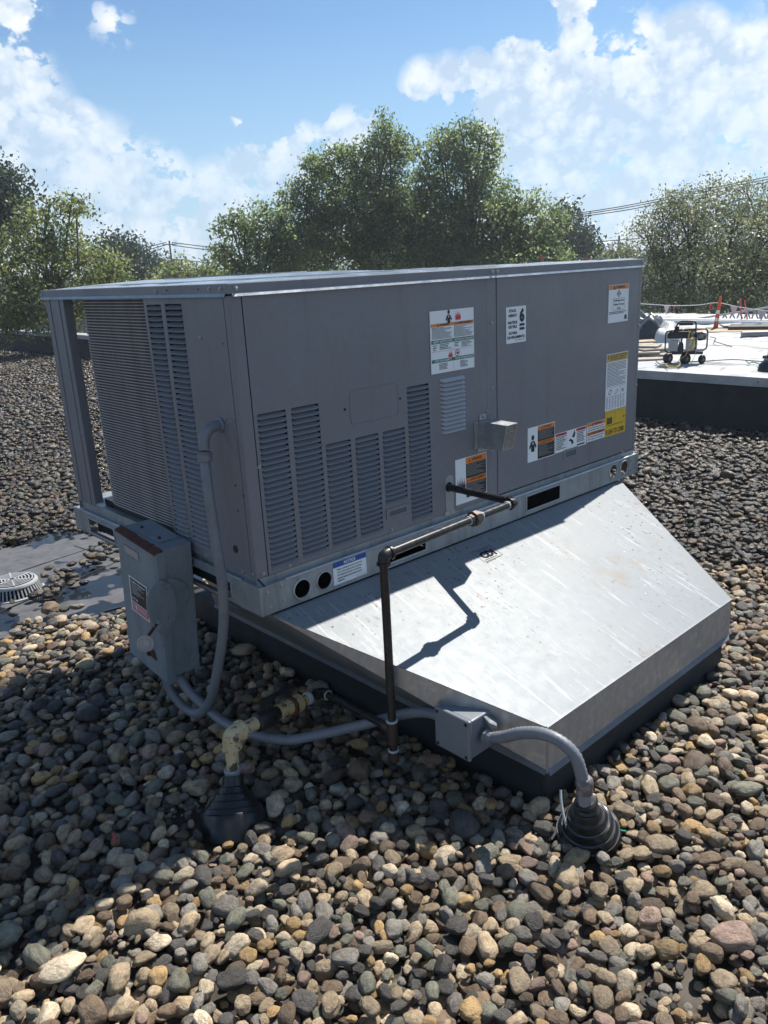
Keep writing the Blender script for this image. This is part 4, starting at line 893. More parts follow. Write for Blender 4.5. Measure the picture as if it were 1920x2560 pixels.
MB().tube([E1 + dY * .200, E1 + dY * .262], .0255, 18).build('pipe_section', yellow, yp, smooth=True)
MB().lathe([(.0255, 0), (.034, .003), (.034, .014), (.029, .018)], E1 + dY * .258, dY, 10).build('rusty_union', rust, yp)
MB().lathe([(.029, 0), (.031, .01), (.031, .028), (.023, .034), (.0175, .04), (.0175, .065)], E1 + dY * .275, dY, 20).build('reducer', yellow, yp, smooth=True)
MB().lathe([(.018, 0), (.022, .003), (.023, .015), (.016, .022)], E1 + dY * .336, dY, 18).build('thread_sealant', sealant, yp, smooth=True)
mb = MB().lathe([(.0215, 0), (.026, .002), (.0255, .014), (.0235, .016)], (-.183, -.034, -.462), (0, 0, 1), 18); mb.box(.02, .034, -.006, .006, .002, .014, Matrix.Translation((-.183, -.034, -.462))); mb.build('hose_clamp', galv_dull, yp, smooth=True)

def boot(name, base, top, R0, label, crumple):
    base = Vector(base); top = Vector(top); ax = (top - base); H = ax.length; ax.normalize()
    o = thing(name, base, label, 'pipe boot', 'rubber pipe boots')
    prof = [(R0 * 1.04, -.03), (R0 * 1.03, .008), (R0 * 1.0, H * .30), (R0 * .985, H * .315)]
    steps = [(.93, .33, .42), (.78, .43, .55), (.62, .56, .68), (.46, .69, .80)]
    for k, a, b_ in steps: prof += [(R0 * k + .004, H * a), (R0 * k + .001, H * (a + .008)), (R0 * (k - .055), H * b_)]
    prof += [(R0 * .34, H * .82), (R0 * .33, H), (R0 * .30, H + .001)]
    mb = MB(); mb.lathe(prof, base, ax, 40); 
    if crumple:
        mb.v = [tuple(Vector(p) + (Vector(p) - base).normalized() * .006 * mnoise.noise(Vector(p) * 22) * (1 if (Vector(p) - base).length > .05 else .2)) for p in mb.v]
    mb.build('cone', rubber, o, smooth=True)
    mb = MB(); u = ax.orthogonal().normalized(); w = ax.cross(u)
    for k, a, b_ in steps[:3]:
        c_ = base + ax * H * (a + .004); rr = R0 * k + .0045
        mb.tube([c_ + (u * cos(t) + w * sin(t)) * rr for t in [2 * pi * i / 48 for i in range(49)]], .0016, 6, False)
    if crumple: mb.v = [tuple(Vector(p) + (Vector(p) - base).normalized() * .006 * mnoise.noise(Vector(p) * 22)) for p in mb.v]
    mb.build('step_rim', rubber_edge if crumple else rubber, o, smooth=True)
    return o
B1 = (-.236, -.098, GZ); B2 = (.455, -.912, GZ)
boot('pipe_boot', B1, (-.187, -.040, -.470), .100, 'black stepped rubber boot in deep shade around the yellow gas riser', False)
b2_ = boot('pipe_boot', B2, (.392, -.934, -.415), .088, 'crumpled black stepped rubber boot in sunlight around the grey conduit at the curb corner', True)
mb = MB(); c_ = Vector((.405, -.932, -.455)); mb.lathe([(.030, 0), (.034, .012), (.029, .02), (.033, .034), (.026, .042)], c_, Vector((-.25, -.05, 1)), 18)
mb.v = [tuple(Vector(p) + Vector((.005 * mnoise.noise(Vector(p) * 40), .005 * mnoise.noise(Vector(p) * 40 + Vector((9, 0, 0))), 0))) for p in mb.v]; mb.build('collar', rubber, b2_, smooth=True)
mb = MB(); mb.tube([Vector((.455, -.912, GZ)) + Vector((-.085 * cos(t), .085 * sin(t), .05 + .12 * t)) * 1 for t in [i * .12 for i in range(9)]], .004, 6); mb.build('peeling_edge', sealant, b2_, smooth=True)

# ================================================================== ROOF DRAIN
dr = thing('roof_drain', (DR.x, DR.y, GZ), 'white dome roof drain strainer with ring slots, standing in shallow water', 'roof drain')
DRr, DH = .150, .072
mb = MB()
mb.lathe([(DRr + .012, 0), (DRr + .012, .006), (DRr + .002, .008), (DRr - .006, .008), (DRr - .006, 0)], (DR.x, DR.y, GZ), (0, 0, 1), 48); mb.build('base_ring', white_plastic, dr, smooth=True)
for i in range(44):
    a = 2 * pi * i / 44; d_ = Vector((cos(a), sin(a), 0)); t_ = Vector((-sin(a), cos(a), 0)); p = Vector((DR.x, DR.y, GZ))
    m2 = MB(); m2.slab([p + d_ * DRr - t_ * .0045 + Vector((0, 0, .006)), p + d_ * DRr + t_ * .0045 + Vector((0, 0, .006)), p + d_ * (DRr - .022) + t_ * .004 + Vector((0, 0, DH - .012)), p + d_ * (DRr - .022) - t_ * .004 + Vector((0, 0, DH - .012))], -d_ * .007)
    m2.build('bar', white_plastic, dr)
mb = MB(); mb.lathe([(DRr - .018, 0), (DRr - .019, .008), (DRr - .026, .016), (DRr - .035, .017), (DRr - .034, .008), (DRr - .027, 0)], (DR.x, DR.y, GZ + DH - .014), (0, 0, 1), 48); mb.build('rim', white_plastic, dr, smooth=True)
for k in range(6):
    r2 = .018 + k * .0175; zz = GZ + DH + .003 + .004 * (1 - (r2 / .11) ** 2)
    mb = MB(); mb.lathe([(r2 - .0035, 0), (r2 - .0035, .004), (r2 + .0035, .004), (r2 + .0035, 0)], (DR.x, DR.y, zz), (0, 0, 1), 40); mb.build('ring', white_plastic, dr)
for k in range(6):
    a = k * pi / 3 + .3; d_ = Vector((cos(a), sin(a), 0)); t_ = Vector((-sin(a), cos(a), 0)); p = Vector((DR.x, DR.y, GZ + DH + .001))
    mb = MB(); mb.slab([p + d_ * .012 - t_ * .004, p + d_ * .012 + t_ * .004, p + d_ * .118 + t_ * .004, p + d_ * .118 - t_ * .004], (0, 0, .0085)); mb.build('spoke', white_plastic, dr)
mb = MB(); mb.lathe([(.118, 0), (.12, -.03), (.0, -.032)], (DR.x, DR.y, GZ + .06), (0, 0, 1), 24); mb.build('sump', black_in, dr)

# ================================================================== STONES
def stone_shape(seed, sub, ang=0.):
    bm = bmesh.new(); bmesh.ops.create_icosphere(bm, subdivisions=sub, radius=1); R_ = random.Random(seed)
    off = Vector((R_.uniform(-50, 50), R_.uniform(-50, 50), R_.uniform(-50, 50))); pw = R_.uniform(.78, 1.0); fa = R_.uniform(0, .25)
    cuts = [(Vector((R_.gauss(0, 1), R_.gauss(0, 1), R_.gauss(0, .8))).normalized(), R_.uniform(.62, .88)) for _ in range(int(ang))]
    for v in bm.verts:
        p = v.co.copy(); q = Vector([math.copysign(abs(c_) ** pw, c_) for c_ in p]); q = q.normalized() * (.5 + .5 * q.length)
        q *= 1 + .30 * mnoise.noise(p * .9 + off) + .17 * mnoise.noise(p * 1.9 + off) + (.025 * mnoise.noise(p * 5 + off) if sub > 2 else 0)
        q.x *= 1 + fa * p.y
        for n_, d_ in cuts:
            s_ = q.dot(n_) - d_
            if s_ > 0: q -= n_ * s_ * .85
        v.co = q
    me = bpy.data.meshes.new('stone'); bm.to_mesh(me); bm.free()
    me.polygons.foreach_set('use_smooth', [True] * len(me.polygons)); return me
HI = [stone_shape(s, 4 if False else 3, [0, 0, 0, 1, 0, 2, 0, 0, 4, 0, 0, 5, 0, 0][s % 14]) for s in range(14)]
LO = [stone_shape(s + 40, 2, [0, 0, 3, 0, 1, 0, 5, 0][s % 8]) for s in range(8)]
FARM = [stone_shape(s + 80, 1, 0) for s in range(5)]
HIc = {(i, c_): None for i in range(14) for c_ in STONE_COL}

def frus(p, m=.08):
    d = CR.transposed() @ (Vector(p) - CP)
    if d.z > -.05: return None
    u = 960 + FPX * d.x / -d.z; v = 1280 - FPX * d.y / -d.z
    if -1920 * m < u < 1920 * (1 + m) and v < 2560 * (1 + m): return u, v, -d.z
    return None
WET = [(-.01, 2.47, .68), (.62, 2.65, .70), (.55, 2.05, .48), (-.65, 2.3, .7), (1.25, 2.45, .6), (-1.3, 2.2, .6), (.12, 2.08, .33), (.35, 2.95, .55)]
PATCH = []
def gpt(u, v, z=GZ):
    d = pix(u, v); t = (z - CP.z) / d.z; return CP + d * t
for u, v, r_ in ((150, 2480, .035), (330, 2400, .055), (700, 2270, .03), (640, 2190, .03), (1680, 2500, .075), (470, 2050, .075), (1850, 2500, .03), (560, 2340, .03)):
    p = gpt(u, v); PATCH.append((p.x, p.y, r_))
def blocked(x, y, r):
    if .455 - r < x < 1.655 + r * .7 and -.745 - r * .7 < y < 1.37: return True
    if x > 6.03 - r: return True
    for b_, R_ in ((B1, .106), (B2, .09), ((DR.x, DR.y), .165)):
        if math.hypot(x - b_[0], y - b_[1]) < R_ + r * .75: return True
    return False
def wet(x, y):
    n_ = mnoise.noise(Vector((x * 2.1, y * 2.1, 5))) * .16
    return any(math.hypot(x - a, (y - b_) * 1.25) < r + n_ - .02 for a, b_, r in WET)
def patch(x, y):
    n_ = mnoise.noise(Vector((x * 9, y * 9, 8))) * .04
    return any(math.hypot(x - a, y - b_) < r + n_ for a, b_, r in PATCH)
stones = []     # x, y, z, a, b, c, layer
cell = .05; grid = {}
def clear(x, y, r, lay):
    cx, cy = int(x // cell), int(y // cell)
    for i in range(cx - 2, cx + 3):
        for j in range(cy - 2, cy + 3):
            for (px, py, pr, pl) in grid.get((i, j), ()):
                if pl == lay and (px - x) ** 2 + (py - y) ** 2 < ((r + pr) * (.78 if lay == 0 else .84)) ** 2: return False
    return True
def put(x, y, s, lay, z=None, flat=.62, force=False):
    r = s * .5 * .84
    if not force and (blocked(x, y, r) or not clear(x, y, r, lay)): return False
    grid.setdefault((int(x // cell), int(y // cell)), []).append((x, y, r, lay))
    a = s * .5 * random.uniform(.98, 1.3); b_ = s * .5 * random.uniform(.72, .98); c_ = s * .5 * random.uniform(.45, .8)
    if z is None: z = GZ + c_ * .85 + (0 if lay == 0 else random.uniform(.020, .034))
    stones.append([x, y, z, a, b_, c_, lay]); return True
# area to cover, coarse cells that the camera (or a viewer a step aside) can see
cells = []
for ix in range(-36, 61):
    for iy in range(-44, 225):
        x = ix * .1 + .05; y = iy * .1 + .05
        d = math.hypot(x - CP.x, y - CP.y)
        if x > 6.03 or (frus((x, y, GZ), .42) is None and d > 2.6): continue
        # ground hidden for good behind the unit
        if .5 < x < 1.6 and -.7 < y < 1.3: continue
        if d > 4.5 and frus((x, y, GZ)):
            u, v, _ = frus((x, y, GZ))
            if 430 < u < 1450 and v < 1130: continue
        cells.append((x, y, d))
random.shuffle(cells)
for x, y, d in cells:
    if wet(x, y) and wet(x + .04, y - .04): continue
    tries = 17 if d < 4 else (9 if d < 9 else 4)
    sc = 1. if d < 6 else (1.12 if d < 11 else 1.35)
    for lay in (0, 1):
        for t in range(tries if lay == 0 else int(tries * .9)):
            px = x + random.uniform(-.05, .05); py = y + random.uniform(-.05, .05)
            if wet(px, py): continue
            if patch(px, py) and (lay == 1 or random.random() < .93): continue
            s = random.choice((.028, .034, .040, .044, .050, .060)) * random.uniform(.85, 1.12) * sc
            if random.random() < .035: s *= 1.5
            elif t > tries * .6: s *= .68
            put(px, py, s, lay)
# grit in the bare muddy patches, stray stones in the wet area
for a, b_, r in PATCH:
    for i in range(int(r * 500)):
        t = random.uniform(0, 2 * pi); q = r * math.sqrt(random.random()); s = random.choice((.010, .014, .019, .026))
        put(a + q * cos(t), b_ + q * sin(t), s, 2)
for u, v, n_ in ((600, 1370, 0), (260, 1385, 14), (240, 1400, 12), (230, 1420, 5), (180, 1470, 9), (160, 1440, 9), (140, 1460, 12), (120, 1480, 10), (60, 1495, 12), (10, 1495, 9), (100, 1500, 9), (130, 1545, 1), (185, 1535, 3), (45, 1550, 1), (275, 1375, 2), (210, 1337, 1), (172, 1338, 2), (40, 1345, 3), (65, 1340, 2), (285, 1395, 3)):
    p = gpt(u, v)
    for i in range(n_): put(p.x + random.gauss(0, .055), p.y + random.gauss(0, .05), random.uniform(.035, .06), 3)
for u, v, s in ((130, 1545, .085), (160, 2400 - 0, .0), (495, 2390, .0)): 
    if s: p = gpt(u, v); put(p.x, p.y, s, 4, force=True)
BIG = [(155, 2440, .125, 'cream'), (350, 2320, .10, 'tan'), (1220, 2145, .085, 'greenish grey'), (325, 2110, .085, 'dark grey'), (1740, 1920, .10, 'brown'), (1870, 1985, .10, 'greenish grey'), (1560, 2040, .095, 'tan'), (1070, 2130, .075, 'ochre'), (700, 2150, .085, 'tan'), (300, 2455, .095, 'tan'), (1420, 2210, .095, 'tan'), (1110, 2150, .078, 'cream'), (950, 2100, .075, 'grey'), (1830, 2360, .105, 'pinkish'), (1280, 1945, .08, 'brown')]
nbig0 = len(stones); bigcol = []
for u, v, s, c_ in BIG:
    s *= .80; p = gpt(u, v, GZ + .03); put(p.x, p.y, s, 1, GZ + s * .5 + .008, force=True); bigcol.append(c_)
print('stones', len(stones))

# choose the 300 that show largest
def hidden(u, v):
    return 330 < u < 1560 and v < 1450
sel = []
for i, s in enumerate(stones):
    f_ = frus(s[:3], 0.0)
    if f_ is None: continue
    u, v, dep = f_
    if v > 2560 or hidden(u, v) or s[6] == 2: continue
    sel.append((-(s[3] + s[4]) / dep - (.012 if s[6] == 1 else 0) - (1 if i >= nbig0 else 0), i, u, v))
sel.sort(); top300 = {i: (u, v) for _, i, u, v in sel[:300]}
LM = [(60, 2450, 'near the lower left corner'), (330, 2480, 'by the muddy patch at lower left'), (600, 2500, 'at the bottom, left of centre'), (900, 2500, 'at the bottom centre'), (1150, 2480, 'at the bottom, right of centre'), (1450, 2480, 'left of the wet patch at lower right'), (1700, 2500, 'in the wet patch at lower right'), (1870, 2400, 'near the lower right corner'),
      (400, 2270, 'on the shadow edge at lower left'), (640, 2200, 'just in front of the left boot'), (850, 2200, 'right of the left boot, in sun'), (1060, 2200, 'midway between the boots, in sun'), (1270, 2180, 'left of the right boot, in sun'), (1480, 2250, 'in front of the right boot'), (1650, 2150, 'right of the right boot'), (1850, 2150, 'at the right edge, level with the boot'),
      (80, 2150, 'in the shade at the left edge'), (300, 2100, 'in the shade left of the left boot'), (100, 1900, 'in the shade at far left'), (330, 1900, 'in the shade below the switch box'), (480, 1700, 'under the hanging conduit'), (100, 1700, 'sunlit left of the switch box'), (280, 1600, 'sunlit close beside the switch box'), (850, 2000, 'in deep shade below the low conduit'), (1050, 2000, 'in deep shade below the junction box'), (700, 1700, 'beside the curb under the valve'),
      (1600, 1900, 'beside the curb front'), (1800, 1900, 'at the right edge beside the curb'), (1850, 1650, 'right of the sloping sheet corner'), (1750, 1400, 'behind the sloping sheet at right')]
def zone(u, v): return min(LM, key=lambda q: (q[0] - u) ** 2 + (q[1] - v) ** 2)[2]
cw = ['tan'] * 6 + ['dark grey'] * 4 + ['grey'] * 5 + ['brown'] * 5 + ['cream'] * 3 + ['ochre'] * 2 + ['greenish grey'] * 3 + ['pinkish'] * 2
for n_, (i, (u, v)) in enumerate(sorted(top300.items())):
    x, y, z, a, b_, c_, lay = stones[i]
    col = bigcol[i - nbig0] if i >= nbig0 else random.choice(cw); k = random.randrange(14)
    if HIc[(k, col)] is None:
        me = HI[k].copy(); me.materials.clear(); me.materials.append(STM[col]); HIc[(k, col)] = me
    o = bpy.data.objects.new('river_stone', HIc[(k, col)]); COL.objects.link(o)
    if i >= nbig0: a *= .95
    o.location = (x, y, z); o.scale = (a, b_, c_)
    tl = .28 if lay == 0 else .5
    o.rotation_euler = (random.gauss(0, tl * .5), random.gauss(0, tl * .5), random.uniform(0, 2 * pi))
    size = 'large' if a > .031 else ('small' if a < .023 else 'medium')
    shp = 'angular' if k in (8, 11) else ('elongated' if a / b_ > 1.5 else ('flat' if c_ < a * .55 else 'rounded'))
    tag(o, f'{size} {shp} {col} stone {zone(u, v)}', 'stone', 'river stones covering the flat roof')
rest = [s for i, s in enumerate(stones) if i not in top300]

def scatter(name, recs, shapes, kindlabel, sm_=None):
    src = bpy.data.collections.new(name + '_shapes')
    for me in shapes:
        m2 = me.copy(); m2.materials.clear(); m2.materials.append(sm_ or stone_any); src.objects.link(bpy.data.objects.new('stone_shape', m2))
    n = len(recs); A = np.array([r_[:6] for r_ in recs])
    me = bpy.data.meshes.new(name); me.vertices.add(n); me.vertices.foreach_set('co', A[:, :3].astype('f').ravel())
    rot = np.stack([rng.normal(0, .22, n), rng.normal(0, .22, n), rng.uniform(0, 2 * pi, n)], 1)
    for nm, arr, ty in (('rot', rot, 'FLOAT_VECTOR'), ('scl', A[:, 3:6], 'FLOAT_VECTOR')):
        at_ = me.attributes.new(nm, ty, 'POINT'); at_.data.foreach_set('vector', arr.astype('f').ravel())
    at_ = me.attributes.new('pick', 'INT', 'POINT'); at_.data.foreach_set('value', rng.integers(0, len(shapes), n).astype('i'))
    o = link(name, me); tag(o, kindlabel, 'stones', None, 'stuff')
    ng = bpy.data.node_groups.new(name, 'GeometryNodeTree'); ng.interface.new_socket('Geometry', in_out='INPUT', socket_type='NodeSocketGeometry'); ng.interface.new_socket('Geometry', in_out='OUTPUT', socket_type='NodeSocketGeometry')
    N = ng.nodes; L = ng.links; gi = N.new('NodeGroupInput'); go = N.new('NodeGroupOutput')
    ci = N.new('GeometryNodeCollectionInfo'); ci.inputs[0].default_value = src; ci.inputs['Separate Children'].default_value = True
    ip = N.new('GeometryNodeInstanceOnPoints'); ip.inputs['Pick Instance'].default_value = True
    def na(nm, ty):
        a = N.new('GeometryNodeInputNamedAttribute'); a.data_type = ty; a.inputs[0].default_value = nm; return a.outputs[0]
    L.new(gi.outputs[0], ip.inputs['Points']); L.new(ci.outputs[0], ip.inputs['Instance']); L.new(na('pick', 'INT'), ip.inputs['Instance Index'])
    er = N.new('FunctionNodeEulerToRotation'); L.new(na('rot', 'FLOAT_VECTOR'), er.inputs[0]); L.new(er.outputs[0], ip.inputs['Rotation']); L.new(na('scl', 'FLOAT_VECTOR'), ip.inputs['Scale'])
    L.new(ip.outputs[0], go.inputs[0]); md = o.modifiers.new('scatter', 'NODES'); md.node_group = ng
    return o
def dist(s): return math.hypot(s[0] - CP.x, s[1] - CP.y)
scatter('river_stones', [s for s in rest if dist(s) < 4.3], HI, 'smaller river stones filling in between the large ones near the unit')
scatter('river_stones_middle', [s for s in rest if 4.3 <= dist(s) < 8], LO, 'river stones spread over the roof beyond the unit', stone_shaded) if any(4.3 <= dist(s) < 8 for s in rest) else None
scatter('river_stones_distant', [s for s in rest if dist(s) >= 8], FARM, 'far river stones along the raised roof edge', stone_shaded)
p = gpt(290, 2110, GZ + .05); mb = MB().tube([p, p + Vector((.01, .035, .012))], .004, 6); tag(mb.build('plastic_scrap', scratch), 'tiny red plastic scrap stuck upright between shaded stones', 'scrap')
p = gpt(1565, 2078, GZ + .05); mb = MB().tube([p, p + Vector((-.03, .025, .012))], .0025, 6); tag(mb.build('wire_scrap', M('green wire', (.02, .32, .20), .4)), 'short green wire sticking out behind the right rubber boot', 'wire')
p = gpt(820, 1880, GZ + .055); mb = MB().lathe([(.014, 0), (.015, .004), (.012, .006), (.009, .003), (0, .003)], p, (.1, -.2, 1), 20); tag(mb.build('round_washer', M('ochre cap', (.16, .12, .06), .6)), 'small round brownish cap lying on shaded stones below the grey conduit', 'cap')

# ================================================================== RAISED WHITE ROOF BEHIND
WX = 6.03; RZ = -.085
rr = thing('raised_roof', (9, 3, GZ), 'raised white membrane roof with a grey metal edge and black membrane wall', 'roof')
mb = MB().box(WX, WX + .3, -6, 36, GZ - .2, RZ - .082); mb.build('membrane_wall', membrane, rr)
mb = MB(); mb.box(WX - .015, WX - .008, -6, 36, RZ - .078, RZ + .006); mb.build('fascia', fascia_m, rr, bevel=.002)
nx, ny = 80, 120; vs = []; fs = []
for j in range(ny + 1):
    for i in range(nx + 1):
        x = WX - .008 + 7.2 * i / nx; y = -5 + 13 * j / ny
        e_ = min(i, 3) / 3
        n1 = mnoise.noise(Vector((x * 1.1, y * .5, 2))); n2 = abs(mnoise.noise(Vector((x * 2.2 + 3 * n1, y * 1.4, 4))))
        vs.append((x, y, RZ + e_ * (.012 * n1 + .022 * (1 - min(1, n2 * 5)))))
for j in range(ny):
    for i in range(nx): a = j * (nx + 1) + i; fs.append((a, a + 1, a + nx + 2, a + nx + 1))
mb = MB().add(vs, fs); mb.build('roof_sheet', white_roof, rr, smooth=True)
mb = MB().box(WX - .008, WX + .30, 8.0, 36, RZ - .02, RZ + .01); mb.build('roof_sheet', white_roof, rr)
mb = MB().box(WX + .3, WX + 7.2, -5, 8, GZ - .5, RZ - .05); mb.build('roof_core', membrane, rr)
for y in [-4 + i * 1.25 for i in range(30)]:
    mb = MB().lathe([(.008, 0), (.006, .003)], (WX - .016, y, RZ - .035), (-1, 0, 0), 8); mb.build('fastener', iron, rr)
mb = MB().box(WX + 5.2, WX + 5.42, -5, 8, RZ, RZ + .07); mb.tube([(WX + 5.05, -5, RZ + .035), (WX + 5.05, 8, RZ + .035)], .035, 10); mb.build('far_kerb', M('pale kerb', (.50, .52, .53), .5), rr)

def frame_at(u, v, z=RZ):
    d = pix(u, v); t = (z - CP.z) / d.z; P_ = CP + d * t; w = Vector((d.x, d.y, 0)).normalized(); r = Vector((w.y, -w.x, 0))
    return P_, r, w
UPV = Vector((0, 0, 1))
def mk(P_, r, w, sc=1.):
    return Matrix.Translation(P_) @ Matrix(((r.x, w.x, 0, 0), (r.y, w.y, 0, 0), (0, 0, 1, 0), (0, 0, 0, 1))) @ Matrix.Scale(sc, 4)

# generator cart
P_, r, w = frame_at(1711, 911)
G = mk(P_ , r, w, 1.0)
gen = thing('generator', P_, 'small black wheeled generator in a tubular frame with yellow and orange cords', 'generator')
def GT(mb): mb.v = [tuple(G @ Vector(p)) for p in mb.v]; return mb
def wheel(x, y, R_, wd, side_):
    ax = (.75, -.66, 0) if side_ else (.75, -.66, 0)
    mb = MB().lathe([(R_ * .5, -wd / 2), (R_ * .85, -wd / 2), (R_, -wd / 4), (R_, wd / 4), (R_ * .85, wd / 2), (R_ * .5, wd / 2)], (x, y, R_), ax, 24); o = GT(mb).build('wheel', tyre, gen, smooth=True)
    mb = MB().lathe([(0, -wd * .3), (R_ * .2, -wd * .55), (R_ * .25, -wd * .4), (R_ * .5, -wd * .45), (R_ * .5, wd * .45), (R_ * .25, wd * .4), (R_ * .2, wd * .55), (0, wd * .3)], (x, y, R_), (-.75, .66, 0), 16); GT(mb).build('rim', band_white, o, smooth=True)
wheel(-.165, .08, .056, .05, 0); wheel(.005, -.02, .060, .052, 1); wheel(.165, .05, .045, .035, 1)
def bar(name, pts, rr_, m, parent=gen, close=False): mb = MB().tube(spline(pts, 5), rr_, 8); return GT(mb).build(name, m, parent, smooth=True)
def hoop(y, x0, x1, z0, z1, rr_=.0075):
    c_ = .035; pts = []
    for cx, cz, s_ in ((x1 - c_, z0 + c_, -pi / 2), (x1 - c_, z1 - c_, 0), (x0 + c_, z1 - c_, pi / 2), (x0 + c_, z0 + c_, pi)):
        for i in range(5): a = s_ + pi / 2 * i / 4; pts.append((cx + c_ * cos(a), y, cz + c_ * sin(a)))
    pts.append(pts[0]); mb = MB().tube(pts, rr_, 8, False); GT(mb).build('frame_hoop', iron, gen, smooth=True)
hoop(-.06, -.195, .095, .130, .345); hoop(.10, -.04, .205, .135, .345)
for x, z in ((-.16, .345), (.06, .345), (-.16, .13), (.06, .13)): bar('frame_rail', [(x, -.06, z), (x + .12, .10, z)], .0065, iron)
mb = MB().box(-.13, .17, -.045, .09, .105, .13); GT(mb).build('chassis', engine_black, gen, bevel=.006)
mb = MB(); mb.slab([(-.185, -.05, .265), (.03, -.05, .265), (.05, -.05, .30), (.03, -.05, .338), (-.165, -.05, .338), (-.185, -.05, .31)], (.04, .12, 0)); GT(mb).build('fuel_tank', engine_black, gen, bevel=.012)
mb = MB().box(-.165, -.072, -.052, .03, .145, .245); 
for i in range(5): mb.box(-.160 + i * .018, -.152 + i * .018, -.058, -.052, .15, .24)
GT(mb).build('alternator_cover', engine_grey, gen, bevel=.004)
mb = MB().lathe([(.028, 0), (.030, .02), (.026, .07), (.018, .10)], (-.045, -.045, .13), (0, 0, 1), 12); mb.box(-.07, -.02, -.07, -.02, .11, .15); GT(mb).build('engine_block', engine_black, gen, bevel=.003)
mb = MB().box(.0, .11, -.055, .06, .14, .27); mb.lathe([(.038, 0), (.038, .02), (.03, .03)], (.055, -.055, .20), (0, -1, 0), 18); GT(mb).build('engine_housing', engine_grey, gen, bevel=.006)
mb = MB().lathe([(.03, 0), (.045, .02), (.045, .08), (.03, .10)], (.10, .03, .275), (1, .1, .1), 14); GT(mb).build('muffler', steel, gen, smooth=True)
mb = MB(); mb.tube([(.13 + .055 * cos(t), -.01 + .02 * sin(2 * t), .285 + .035 * sin(t)) for t in [i * .35 for i in range(30)]], .008, 8); GT(mb).build('coiled_hose', engine_black, gen, smooth=True)
bar('handle', [(-.11, -.03, .345), (-.10, -.03, .385), (-.06, -.02, .430), (.05, -.02, .432), (.085, -.02, .41), (.088, -.01, .32), (.088, .0, .15)], .008, iron)
mb = MB().box(-.075, .06, -.045, -.02, .395, .428); mb.box(-.115, -.07, -.045, .0, .35, .385); GT(mb).build('control_bracket', engine_black, gen, bevel=.004)
bar('cord_bundle', [(-.04, -.07, .345), (.01, -.075, .36), (.03, -.08, .31), (.02, -.08, .25), (.05, -.08, .21), (.035, -.09, .17), (.0, -.09, .10), (-.05, -.10, .06), (-.07, -.11, .012)], .0035, cord_y)
bar('cord_bundle', [(.04, -.075, .35), (.02, -.085, .29), (.06, -.085, .24), (.085, -.08, .28), (.07, -.08, .19), (.10, -.08, .13), (.075, -.1, .05), (.06, -.11, .012)], .003, cord_y)
mb = MB().tube([(.06, -.088, .17), (.075, -.09, .22), (.08, -.088, .25)], .011, 8); GT(mb).build('yellow_plug', cord_y, gen, smooth=True)
for (pts, m, lab) in (([(1640, 903), (1655, 911), (1700, 906), (1760, 903), (1830, 899), (1880, 902), (1918, 905)], cord_k, 'thin dark cable running across the white roof right of the generator'),
                      ([(1636, 914), (1660, 913), (1690, 916), (1700, 911), (1680, 908), (1665, 912), (1672, 918)], cord_y, 'yellow cord loop on the white roof in front of the generator'),
                      ([(1865, 902), (1872, 908), (1880, 905), (1895, 908), (1900, 914)], l_green, 'dark green cord end lying on the white roof near the right edge'),
                      ([(1775, 842), (1790, 846), (1785, 852), (1800, 858), (1830, 866)], cord_k, 'dark wavy cable on the white roof behind the generator')):
    P3 = [frame_at(u, v, RZ + .034)[0] for u, v in pts]; mb = MB().tube(spline(P3, 5), .005, 6); tag(mb.build('cable', m, smooth=True), lab, 'cable')

# delineator post
P_, r, w = frame_at(1788, 824)
dp = thing('delineator_post', P_, 'orange delineator post with white bands on a black base, holding the flag line', 'traffic post')
lean = Vector((r.x * .04, r.y * .04, 0))
mb = MB(); mb.slab([P_ + r * -.16 + w * -.12, P_ + r * .14 + w * -.12, P_ + r * .16 + w * .12, P_ + r * -.13 + w * .12], (0, 0, .022)); mb.build('rubber_base', tyre, dp, bevel=.006)
zs = [0.02, .11, .155, .20, .245, .30, .36, .415]; cols_ = [orange_plastic, band_white, orange_plastic, band_white, orange_plastic, orange_plastic, orange_plastic]
hgt = [(.02, .120, orange_plastic), (.1205, .165, band_white), (.1655, .225, orange_plastic), (.2255, .275, band_white), (.2755, .40, orange_plastic), (.4005, .465, orange_plastic)]
for a, b_, m_ in hgt:
    ra = .034 - .035 * a; rb = .034 - .035 * b_
    mb = MB().lathe([(ra, 0), (rb, b_ - a)], P_ + lean * (a * 2.2) + UPV * a, UPV + lean * 2.2, 16); mb.build('band' if m_ is band_white else 'post_section', m_, dp, smooth=True)
for (u, v) in ((1852, 804), (1866, 804)):
    P2, r2, w2 = frame_at(u, v, RZ + .06)
    mb = MB(); q = P2 + w2 * .3; dx = -.045 if u < 1860 else -.06
    mb.slab([q, q + r2 * .022, q + r2 * (.022 + dx) + UPV * .30, q + r2 * dx + UPV * .30], w2 * .02)
    tag(mb.build('red_stake', flag_red), 'left leaning red stake behind the flag line' if u < 1860 else 'right leaning red stake behind the flag line', 'stake')
